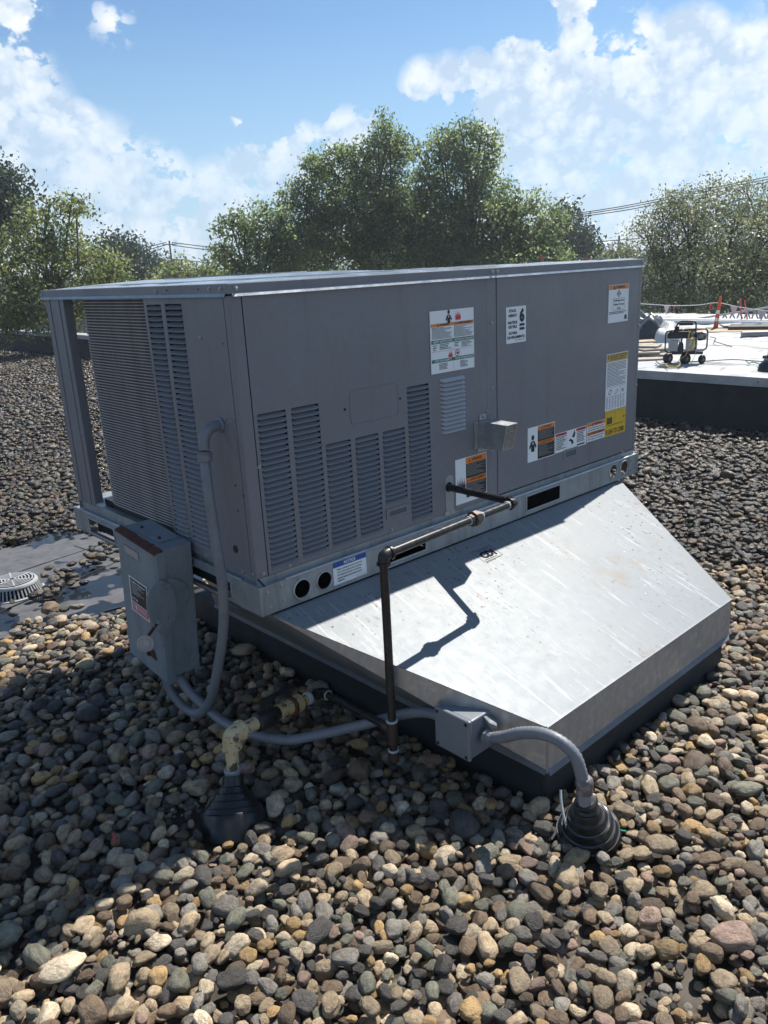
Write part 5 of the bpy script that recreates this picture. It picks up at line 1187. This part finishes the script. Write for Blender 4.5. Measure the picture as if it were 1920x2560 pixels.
# pennant line
LD = 12.9
lp = [at(1598, 759, LD), at(1660, 763, LD), at(1700, 764, LD), at(1750, 762, LD), at(1794, 757, LD), at(1850, 768, LD), at(1920, 778, LD), at(1990, 790, LD)]
pl = thing('pennant_line', lp[4], 'white warning cord with faded red and pink pennants strung above the white roof', 'pennant line')
MB().tube(spline(lp, 6), .0055, 6).build('cord', cordw, pl, smooth=True)
for u, v, m_, wd, hh in ((1667, 763, flag_white, .085, .14), (1687, 763, flag_red, .04, .10), (1778, 758, flag_red, .03, .14), (1800, 759, flag_red, .07, .11), (1836, 765, flag_white, .11, .14), (1868, 770, flag_white, .10, .08), (1904, 776, flag_white, .12, .15)):
    p = at(u, v, LD); rgt = Vector((p.y - CP.y, -(p.x - CP.x), 0)).normalized(); mb = MB()
    mb.slab([p - rgt * wd / 2, p + rgt * wd / 2, p + rgt * wd * random.uniform(-.2, .2) - UPV * hh + Vector((0, .02, 0))], (.003, .002, 0)); mb.build('pennant', m_, pl)
# truss / ladder behind
a = frame_at(1712, 803, RZ + .06)[0] + Vector((1.0, .4, 0)); 
tr = thing('metal_truss', a, 'grey metal truss lying on the far side of the white roof behind the flag line', 'truss')
TD = 14.6
t0, t1 = at(1712, 802, TD), at(1935, 766, TD); b0_, b1_ = at(1712, 804, TD), at(1935, 803, TD)
for n_, (p, q) in (('chord', (t0, t1)), ('chord', (b0_, b1_))): MB().tube([p, q], .016, 6).build(n_, steel, tr)
for i in range(4, 12):
    p = b0_.lerp(b1_, i / 12); q = t0.lerp(t1, (i + .5) / 12); MB().tube([p, q], .012, 6).build('web', steel, tr); q2 = b0_.lerp(b1_, (i + 1) / 12); MB().tube([q, q2], .012, 6).build('web', steel, tr)
# covered machine and white sheet
def drape(name, m, u, v, W_, D_, H_, seed, label, cat, flat=.0):
    P_, r, w = frame_at(u, v); nx = 34; ny = 20; vs = []; fs = []
    for j in range(ny + 1):
        for i in range(nx + 1):
            a = i / nx * 2 - 1; b_ = j / ny * 2 - 1; q = max(0, 1 - abs(a) ** 3) * max(0, 1 - abs(b_) ** 3)
            n_ = mnoise.noise(Vector((a * 1.6 + seed, b_ * 1.6, seed))); n2 = abs(mnoise.noise(Vector((a * 4 + seed, b_ * 3 + n_ * 2, seed + 5))))
            h = H_ * (q ** .5) * (.72 + .35 * n_) - .10 * H_ * n2 * q; rr_ = 1 + .12 * n_
            vs.append(P_ + r * a * W_ / 2 * rr_ + w * (b_ * D_ / 2 * rr_ + D_ / 2) + UPV * max(0.002, h))
    for j in range(ny):
        for i in range(nx): k = j * (nx + 1) + i; fs.append((k, k + 1, k + nx + 2, k + nx + 1))
    mb = MB().add(vs, fs); o = mb.build(name, m, smooth=True); return tag(o, label, cat)
drape('covered_machine', tarp_dark, 1605, 854, .62, .55, .42, 3.3, 'machine wrapped in dark crumpled tarpaulin beside the unit corner', 'covered machine')
drape('plastic_sheet', tarp_grey, 1612, 846, .50, .3, .44, 5.1, 'grey plastic sheet lying over the top of the dark tarpaulin', 'sheet')
drape('white_sheet', tarp_white, 1672, 858, .36, .7, .30, 7.7, 'heap of white sheeting behind the generator', 'sheet')
# boards
def board(u, v, L_, W_, ang, z, m, lab, grp=None, th=.02):
    P_, r, w = frame_at(u, v); d = r * cos(ang) + w * sin(ang); n_ = Vector((-d.y, d.x, 0)); P_ = P_ + UPV * z
    mb = MB(); mb.slab([P_ - d * L_ / 2 - n_ * W_ / 2, P_ + d * L_ / 2 - n_ * W_ / 2, P_ + d * L_ / 2 + n_ * W_ / 2 + UPV * random.uniform(-.01, .02), P_ - d * L_ / 2 + n_ * W_ / 2], (0, 0, th)); tag(mb.build('board', m), lab, 'board', grp)
bl = [(1612, 898, .40, .30, .3, .0, wood), (1640, 893, .34, .22, -.2, .025, wood), (1605, 893, .36, .26, .1, .05, M('pale board', (.40, .37, .32), .8)), (1628, 890, .30, .24, .5, .072, wood), (1610, 888, .34, .20, -.3, .095, wood), (1645, 889, .30, .16, .2, .05, M('pale board', (.40, .37, .32), .8)), (1608, 882, .24, .18, .2, .12, plywood)]
blab = ['bottom left board of the scrap pile beside the unit', 'lowest right board of the scrap pile left of the generator', 'pale board near the middle of the scrap pile', 'weathered board slanting across the middle of the scrap pile', 'weathered board near the top of the scrap pile', 'pale board at the right end of the scrap pile', 'small brown board topmost on the scrap pile']
for q, lab in zip(bl, blab): board(*q[:6], q[6], lab, 'scrap boards piled on the white roof', .018)
board(1830, 828, .95, .5, .03, 0, plywood, 'long tan plywood sheet under the dark panels beside the orange post', 'flat panels behind the delineator post')
board(1895, 824, .75, .5, -.05, .03, M('dark panel', (.06, .06, .06), .6), 'dark flat panel on top of the plywood sheet', 'flat panels behind the delineator post', .035)
board(1830, 821, .28, .3, .2, .03, white_roof, 'small white offcut lying on the plywood sheet', 'flat panels behind the delineator post', .025)
P_, r, w = frame_at(1853, 846); mb = MB().lathe([(.026, 0), (.044, 0), (.044, 1.4), (.026, 1.4)], P_ + UPV * .045, r + w * .22, 20); rl = tag(mb.build('membrane_roll', M('grey membrane roll', (.20, .21, .225), .5), smooth=True), 'grey rolled up roofing membrane near the right edge of the white roof', 'roll')
P_, r, w = frame_at(1922, 925); mb = MB().lathe([(.13, 0), (.12, .05), (.075, .10), (0, .115)], P_ + r * .03, UPV, 20); tag(mb.build('black_bag', rubber, smooth=True), 'black bag at the right edge of the white roof', 'bag')
P_, r, w = frame_at(1921, 896); mb = MB().tube([P_, P_ + UPV * .2], .012, 8).box(-.05, .05, -.04, .04, 0, .03, Matrix.Translation(P_)); tag(mb.build('tool', engine_black), 'dark upright tool partly cut off by the right picture edge', 'tool')

# rusty vent pipes behind the unit
for u, v, rr_, lab in ((1355, 640, .028, 'thin rusty pipe end showing above the unit lid in front of the big tree'), (1468, 643, .045, 'thicker rusty pipe end above the unit lid near the dark conifer')):
    P_ = at(u, v, 13.0); mb = MB().tube([P_ - UPV * 1.15, P_], rr_, 14); mb.lathe([(rr_ * 1.25, 0), (rr_ * 1.25, .03)], P_ - UPV * .03, UPV, 14)
    tag(mb.build('vent_pipe', red_rust, smooth=True), lab, 'pipe')

# ================================================================== POLES AND WIRES
def ppole(u, vtop, D, H, lab, arm=True):
    P_ = at(u, vtop, D); b_ = P_ - UPV * H; o = thing('utility_pole', b_, lab, 'utility pole')
    MB().tube([b_, P_], .16, 10, True, [.10, .06]).build('pole', pole_wood, o, smooth=True)
    if arm:
        rgt = Vector((P_.y - CP.y, -(P_.x - CP.x), 0)).normalized()
        for dz, w_ in ((-.25, .50), (-1.35, .42)):
            q = P_ + UPV * dz; mb = MB().slab([q - rgt * w_ - UPV * .03, q + rgt * w_ - UPV * .03, q + rgt * w_ + UPV * .03, q - rgt * w_ + UPV * .03], (.06, .05, 0)); mb.build('crossarm', pole_wood, o)
            for s_ in (-.9, -.4, .4, .9): MB().lathe([(.02, 0), (.03, .03), (.015, .08)], q + rgt * w_ * s_ + UPV * .03, UPV, 8).build('insulator', lamp_steel, o)
    return P_
ppole(423, 602, 62, 10, 'wooden utility pole with crossarms above the trees left of centre')
ppole(1548, 589, 55, 9, 'plain wooden utility pole between the dark conifer and the right trees', False)
wires = [([(300, 634), (350, 622), (415, 606)], 62, 'wire sloping down left from the pole, upper'), ([(300, 640), (350, 630), (415, 612)], 62, 'wire sloping down left from the pole, lower'),
         ([(430, 606), (500, 615), (560, 620)], 62, 'top wire running right from the left pole'), ([(430, 613), (500, 622), (560, 626)], 62, 'second wire running right from the left pole'), ([(435, 648), (500, 655), (560, 660)], 62, 'lowest wire right of the left pole'), ([(370, 662), (410, 652), (428, 640)], 62, 'short wire left of the left pole'),
         ([(1390, 541), (1560, 515), (1740, 478), (1930, 440)], 45, 'topmost power wire crossing the sky above the right trees'), ([(1390, 545), (1560, 520), (1740, 484), (1930, 446)], 45, 'middle power wire crossing the sky above the right trees'), ([(1390, 549), (1560, 526), (1740, 491), (1930, 453)], 45, 'lowest power wire crossing the sky above the right trees'),
         ([(1400, 613), (1480, 606), (1548, 600), (1600, 596)], 55, 'wire level with the top of the plain pole'), ([(1450, 640), (1490, 626), (1545, 607)], 55, 'thick wire sloping up to the plain pole from the left'), ([(1545, 607), (1575, 618), (1600, 632)], 55, 'wire sloping down right of the plain pole'), ([(1475, 632), (1545, 628), (1600, 626)], 55, 'low thin wire behind the plain pole')]
for pts, D, lab in wires:
    mb = MB().tube(spline([at(u, v, D) for u, v in pts], 6), .03 if D > 50 else .024, 5); tag(mb.build('power_wire', cord_k), lab, 'wire')
lt_ = at(1392, 602, 38); lb0 = lt_ - UPV * 7.5; sl = thing('street_lamp', lb0, 'grey street lamp with a bracket arm reaching left in front of the dark conifer', 'street lamp')
MB().tube([lb0, lt_], .06, 10, True, [.10, .055]).build('post', lamp_steel, sl, smooth=True)
rgt = Vector((lt_.y - CP.y, -(lt_.x - CP.x), 0)).normalized()
MB().tube([lt_ - UPV * .08, at(1362, 590, 38)], .03, 6).build('arm', lamp_steel, sl); MB().tube([at(1391, 616, 38), at(1362, 592, 38)], .03, 6).build('arm_brace', lamp_steel, sl)
q = at(1358, 589, 38); MB().slab([q - rgt * .45 - UPV * .05, q + rgt * .1 - UPV * .08, q + rgt * .1 + UPV * .03, q - rgt * .45 + UPV * .05], (.2, .15, 0)).build('lamp_head', lamp_steel, sl)

# ================================================================== TREES
def tree(name, lab, cat, D, lobes, leaf, leafsize, density, trunk_uv, barkm, zb=-6, depth=.8, droop=.3, clump=.34, grp=None, limbs=True, seed=0, cl_leaves=26, lr=1.):
    R_ = np.random.default_rng(seed); m_px = D / FPX * 1.0
    base = at(trunk_uv[0], trunk_uv[1], D); base.z = zb
    root = thing(name, base, lab, cat, grp)
    w = Vector((base.x - CP.x, base.y - CP.y, 0)).normalized(); rg = Vector((w.y, -w.x, 0)); rgn = np.array(rg); wn = np.array(w); un = np.array((0, 0, 1.))
    C_ = []; mb = MB(); trunk_top = at(trunk_uv[2], trunk_uv[3], D)
    tp = [base, base.lerp(trunk_top, .5) + rg * m_px * 8, trunk_top]
    mb.tube(spline(tp, 5), .2, 8, True, [(.14 - .10 * i / 10) * lr for i in range(11)] if D > 12 else None)
    for (u, v, ru, rv) in lobes:
        c_ = np.array(at(u, v, D)); a = ru * m_px; b_ = rv * m_px; dp = min(a, b_) * 1.0 * depth + .35 * a * depth
        off = R_.uniform(-1, 1) * dp * .7; c_ = c_ + wn * off
        if limbs:
            s_ = Vector(tp[0]).lerp(trunk_top, R_.uniform(.55, 1.)); e_ = Vector(c_) ; mid = s_.lerp(e_, .5) + Vector(R_.normal(0, .15, 3))
            mb.tube(spline([s_, mid, e_, e_ + (e_ - s_).normalized() * b_ * .5], 3), .05, 5, False, [(.042 * (1 - i / 10) + .006) * lr for i in range(10)])
        area = a * b_ * pi; n = max(6, int(area * density))
        # clump centres: mostly on the shell of the lobe
        d_ = R_.normal(0, 1, (n, 3)); d_ /= np.linalg.norm(d_, axis=1)[:, None]; rad = np.where(R_.random(n) < .20, R_.uniform(1.02, 1.36, n), R_.uniform(.45, 1.04, n) ** .6)
        cl = c_ + (d_[:, :1] * rgn * a + d_[:, 1:2] * wn * dp + d_[:, 2:3] * un * b_) * rad[:, None]
        C_.append(cl)
        if limbs:
            for q in cl[(R_.random(n) < .07) | ((rad > 1.02) & (R_.random(n) < .7))]:
                e_ = Vector(q); s_ = Vector(c_).lerp(e_, .2); mb.tube([s_, s_.lerp(e_, .5) + Vector((0, 0, .06)), e_], .02, 4, False, [.017 * lr + .002, .009 * lr + .002, .004])
    mb.build('trunk', barkm, root, smooth=True)
    C_ = np.concatenate(C_); k = cl_leaves
    n = len(C_); tone_c = R_.normal(.45, .26, n)
    P3 = np.repeat(C_, k, 0); N_ = len(P3)
    g_ = R_.normal(0, 1, (N_, 3)) * np.array([clump, clump, clump * .75]); g_[:, 2] -= droop * np.abs(R_.normal(0, clump, N_))
    P3 = P3 + g_
    s_ = leafsize * R_.uniform(.6, 1.25, N_)
    ax = R_.normal(0, 1, (N_, 3)); ax[:, 2] -= .5; ax /= np.linalg.norm(ax, axis=1)[:, None]
    t2 = np.cross(ax, R_.normal(0, 1, (N_, 3))); t2 /= np.linalg.norm(t2, axis=1)[:, None]
    h = s_[:, None]
    V4 = np.stack([P3 - ax * h, P3 + t2 * h * .55, P3 + ax * h * 1.1, P3 - t2 * h * .55], 1).reshape(-1, 3)
    me = bpy.data.meshes.new('crown'); nv = len(V4); me.vertices.add(nv); me.vertices.foreach_set('co', (V4 - np.array(base)).astype('f').ravel())
    me.loops.add(nv); me.loops.foreach_set('vertex_index', np.arange(nv, dtype='i')); me.polygons.add(N_); me.polygons.foreach_set('loop_start', np.arange(0, nv, 4, dtype='i')); me.polygons.foreach_set('loop_total', np.full(N_, 4, dtype='i'))
    me.update(calc_edges=True); me.materials.append(leaf)
    tone = np.clip(np.repeat(tone_c, k) + R_.normal(0, .16, N_), 0, 1)
    at_ = me.attributes.new('tone', 'FLOAT', 'FACE'); at_.data.foreach_set('value', tone.astype('f'))
    link('crown', me, root, base)
    return root
TG = 'trees beyond the roof'
tree('birch_tree', 'tall birch with a narrow top, left one of the pair behind the unit', 'tree', 25, [(955, 305, 16, 18), (975, 325, 30, 22), (945, 350, 45, 25), (1000, 370, 26, 30), (880, 390, 50, 26), (815, 392, 42, 24), (960, 410, 58, 42), (850, 440, 75, 40), (785, 425, 32, 32), (738, 465, 32, 22), (900, 500, 100, 52), (760, 520, 62, 38), (985, 490, 34, 55), (850, 580, 115, 52), (955, 590, 70, 60), (750, 600, 72, 42), (850, 655, 150, 50), (975, 650, 90, 60), (900, 540, 120, 60), (1010, 560, 40, 60)], leaf_birch, .054, 40, (900, 700, 950, 420), bark, grp=TG, seed=1, clump=.15, cl_leaves=34, droop=.5)
tree('birch_tree', 'broad full birch, right one of the pair behind the unit', 'tree', 26, [(1150, 318, 34, 13), (1205, 322, 24, 15), (1095, 345, 28, 18), (1035, 362, 18, 18), (1160, 355, 62, 30), (1212, 375, 28, 28), (1112, 400, 55, 36), (1190, 415, 52, 36), (1065, 450, 28, 45), (1140, 470, 80, 44), (1228, 470, 48, 36), (1288, 500, 32, 26), (1100, 545, 72, 52), (1200, 550, 80, 52), (1298, 552, 52, 44), (1340, 508, 20, 22), (1385, 530, 24, 20), (1368, 572, 44, 30), (1100, 630, 80, 50), (1228, 640, 90, 42), (1335, 622, 62, 38), (1378, 650, 40, 34), (1060, 590, 80, 80), (1120, 660, 120, 50), (1260, 660, 130, 45), (1200, 600, 110, 60), (1040, 500, 30, 40)], leaf_birch, .054, 40, (1180, 700, 1170, 450), bark, grp=TG, seed=2, clump=.15, cl_leaves=34, droop=.5)
tree('birch_tree', 'lower bushy birch at the left end of the group behind the unit', 'tree', 24, [(665, 520, 26, 16), (610, 540, 36, 16), (580, 570, 40, 24), (650, 578, 54, 34), (560, 620, 28, 26), (622, 640, 70, 38), (700, 560, 34, 34), (700, 640, 60, 42), (660, 690, 110, 30)], leaf_birch, .054, 40, (660, 700, 640, 600), bark, grp=TG, seed=3, clump=.15, cl_leaves=34, droop=.5)
tree('dark_conifer', 'dark dense conifer behind the street lamp', 'tree', 46, [(1415, 560, 30, 40), (1440, 590, 35, 35), (1400, 620, 45, 40), (1460, 625, 35, 25), (1430, 660, 60, 40)], leaf_dark, .11, 22, (1425, 680, 1420, 560), bark_dark, grp=TG, seed=4, clump=.36, droop=0)
tree('leafy_tree', 'airy multi-stemmed tree, left of the group behind the pennant line', 'tree', 19, [(1690, 500, 40, 25), (1660, 550, 55, 45), (1720, 540, 60, 50), (1620, 600, 45, 50), (1690, 620, 80, 65), (1640, 690, 65, 70), (1730, 690, 75, 70), (1680, 760, 90, 40), (1600, 740, 50, 60)], leaf_willow, .032, 48, (1720, 780, 1740, 560), bark_dark, grp=TG, seed=5, clump=.13, cl_leaves=36, depth=1, lr=.6)
tree('leafy_tree', 'tall airy tree with leaning stems behind the delineator post', 'tree', 20, [(1765, 480, 35, 28), (1790, 530, 60, 45), (1770, 600, 65, 60), (1830, 590, 60, 70), (1800, 680, 75, 65), (1850, 720, 70, 60), (1790, 760, 60, 40)], leaf_willow, .032, 46, (1750, 780, 1830, 560), bark_dark, grp=TG, seed=6, clump=.13, cl_leaves=36, depth=1, lr=.6)
tree('leafy_tree', 'dense airy tree cut off by the right picture edge', 'tree', 21, [(1870, 490, 40, 35), (1900, 540, 60, 50), (1900, 620, 70, 80), (1950, 600, 60, 110), (1910, 720, 80, 90), (1985, 700, 60, 90)], leaf_willow, .032, 50, (1830, 780, 1900, 560), bark_dark, grp=TG, seed=7, clump=.13, cl_leaves=36, depth=1, lr=.6)
tree('small_tree', 'small sparse tree in front of the plain utility pole', 'tree', 30, [(1550, 625, 22, 20), (1540, 655, 40, 22), (1575, 650, 25, 25)], leaf_willow, .06, 36, (1545, 690, 1548, 630), bark_dark, grp=TG, seed=8, clump=.2)
tree('yellow_birch_tree', 'yellowish green birch with arching thin twigs at the left edge', 'tree', 21, [(125, 510, 35, 18), (190, 540, 35, 30), (90, 560, 45, 40), (150, 600, 60, 40), (40, 620, 60, 45), (230, 640, 60, 40), (110, 680, 100, 55), (285, 680, 35, 35), (20, 730, 70, 70), (150, 760, 110, 55), (250, 740, 60, 50), (60, 800, 100, 30), (-60, 700, 70, 120), (180, 500, 14, 10)], leaf_left, .048, 40, (90, 800, 130, 560), bark, grp=TG, seed=9, clump=.15, zb=-6, cl_leaves=26)
tree('dark_tree', 'dark green tree cut off by the left picture edge', 'tree', 32, [(0, 445, 45, 30), (15, 500, 50, 40), (-30, 560, 80, 60), (40, 560, 25, 25), (-50, 470, 70, 60)], leaf_dark, .085, 30, (-20, 700, -20, 500), bark_dark, grp=TG, seed=10, clump=.3, droop=0)
tree('dark_tree', 'round dark tree behind the yellowish birch', 'tree', 48, [(300, 620, 35, 22), (290, 655, 55, 35), (345, 655, 40, 32), (245, 640, 22, 20), (390, 690, 60, 28), (320, 700, 90, 30)], leaf_dark, .11, 22, (310, 720, 310, 640), bark_dark, grp=TG, seed=11, clump=.4, droop=0)
tree('low_tree', 'low pale green treetop below the left utility pole', 'tree', 36, [(470, 680, 55, 20), (420, 695, 40, 18), (520, 695, 35, 20), (560, 690, 30, 20)], leaf_left, .085, 30, (470, 720, 470, 690), bark, grp=TG, seed=12, clump=.3)
# distant belt of woodland that closes the horizon
R_ = np.random.default_rng(77)
mb = MB(); nseg = 160
az0 = math.atan2(pix(960, 700).y, pix(960, 700).x)
vs = []; fs = []; Pts = []
for i in range(9000):
    a = az0 + R_.uniform(-1.1, 1.1); D = R_.uniform(110, 150); Pts.append((CP.x + D * cos(a), CP.y + D * sin(a), -6 + abs(R_.normal(2.2, 1.6)) + 1.5 * mnoise.noise(Vector((a * 14, 0, 0)))))
Pts = np.array(Pts); N_ = len(Pts) * 8; P3 = np.repeat(Pts, 8, 0) + R_.normal(0, .8, (N_, 3)); ax = R_.normal(0, 1, (N_, 3)); ax /= np.linalg.norm(ax, axis=1)[:, None]; t2 = np.cross(ax, R_.normal(0, 1, (N_, 3))); t2 /= np.linalg.norm(t2, axis=1)[:, None]
V4 = np.stack([P3 - ax * 1.0, P3 + t2 * .8, P3 + ax * 1.0, P3 - t2 * .8], 1).reshape(-1, 3)
me = bpy.data.meshes.new('far_woodland'); nv = len(V4); me.vertices.add(nv); me.vertices.foreach_set('co', V4.astype('f').ravel()); me.loops.add(nv); me.loops.foreach_set('vertex_index', np.arange(nv, dtype='i')); me.polygons.add(N_); me.polygons.foreach_set('loop_start', np.arange(0, nv, 4, dtype='i')); me.polygons.foreach_set('loop_total', np.full(N_, 4, dtype='i')); me.update(calc_edges=True)
me.materials.append(leaf_dark); at_ = me.attributes.new('tone', 'FLOAT', 'FACE'); at_.data.foreach_set('value', np.clip(R_.normal(.5, .25, N_), 0, 1).astype('f'))
tag(link('far_woodland', me), 'distant band of woodland along the horizon', 'woodland', None, 'stuff')

# ================================================================== SUMMER HAZE
hz = MB().box(-404, 404, -404, 404, -7.3, 9.5)
hm = bpy.data.materials.new('summer haze'); hm.use_nodes = True; nt = hm.node_tree; nt.nodes.clear()
o_ = nt.nodes.new('ShaderNodeOutputMaterial'); pv = nt.nodes.new('ShaderNodeVolumePrincipled'); pv.inputs['Color'].default_value = (.86, .92, 1, 1); pv.inputs['Density'].default_value = .0013; pv.inputs['Anisotropy'].default_value = .3
nt.links.new(pv.outputs[0], o_.inputs['Volume'])
tag(hz.build('haze', hm), 'thin pale summer haze over the roofs and trees', 'haze', None, 'stuff')
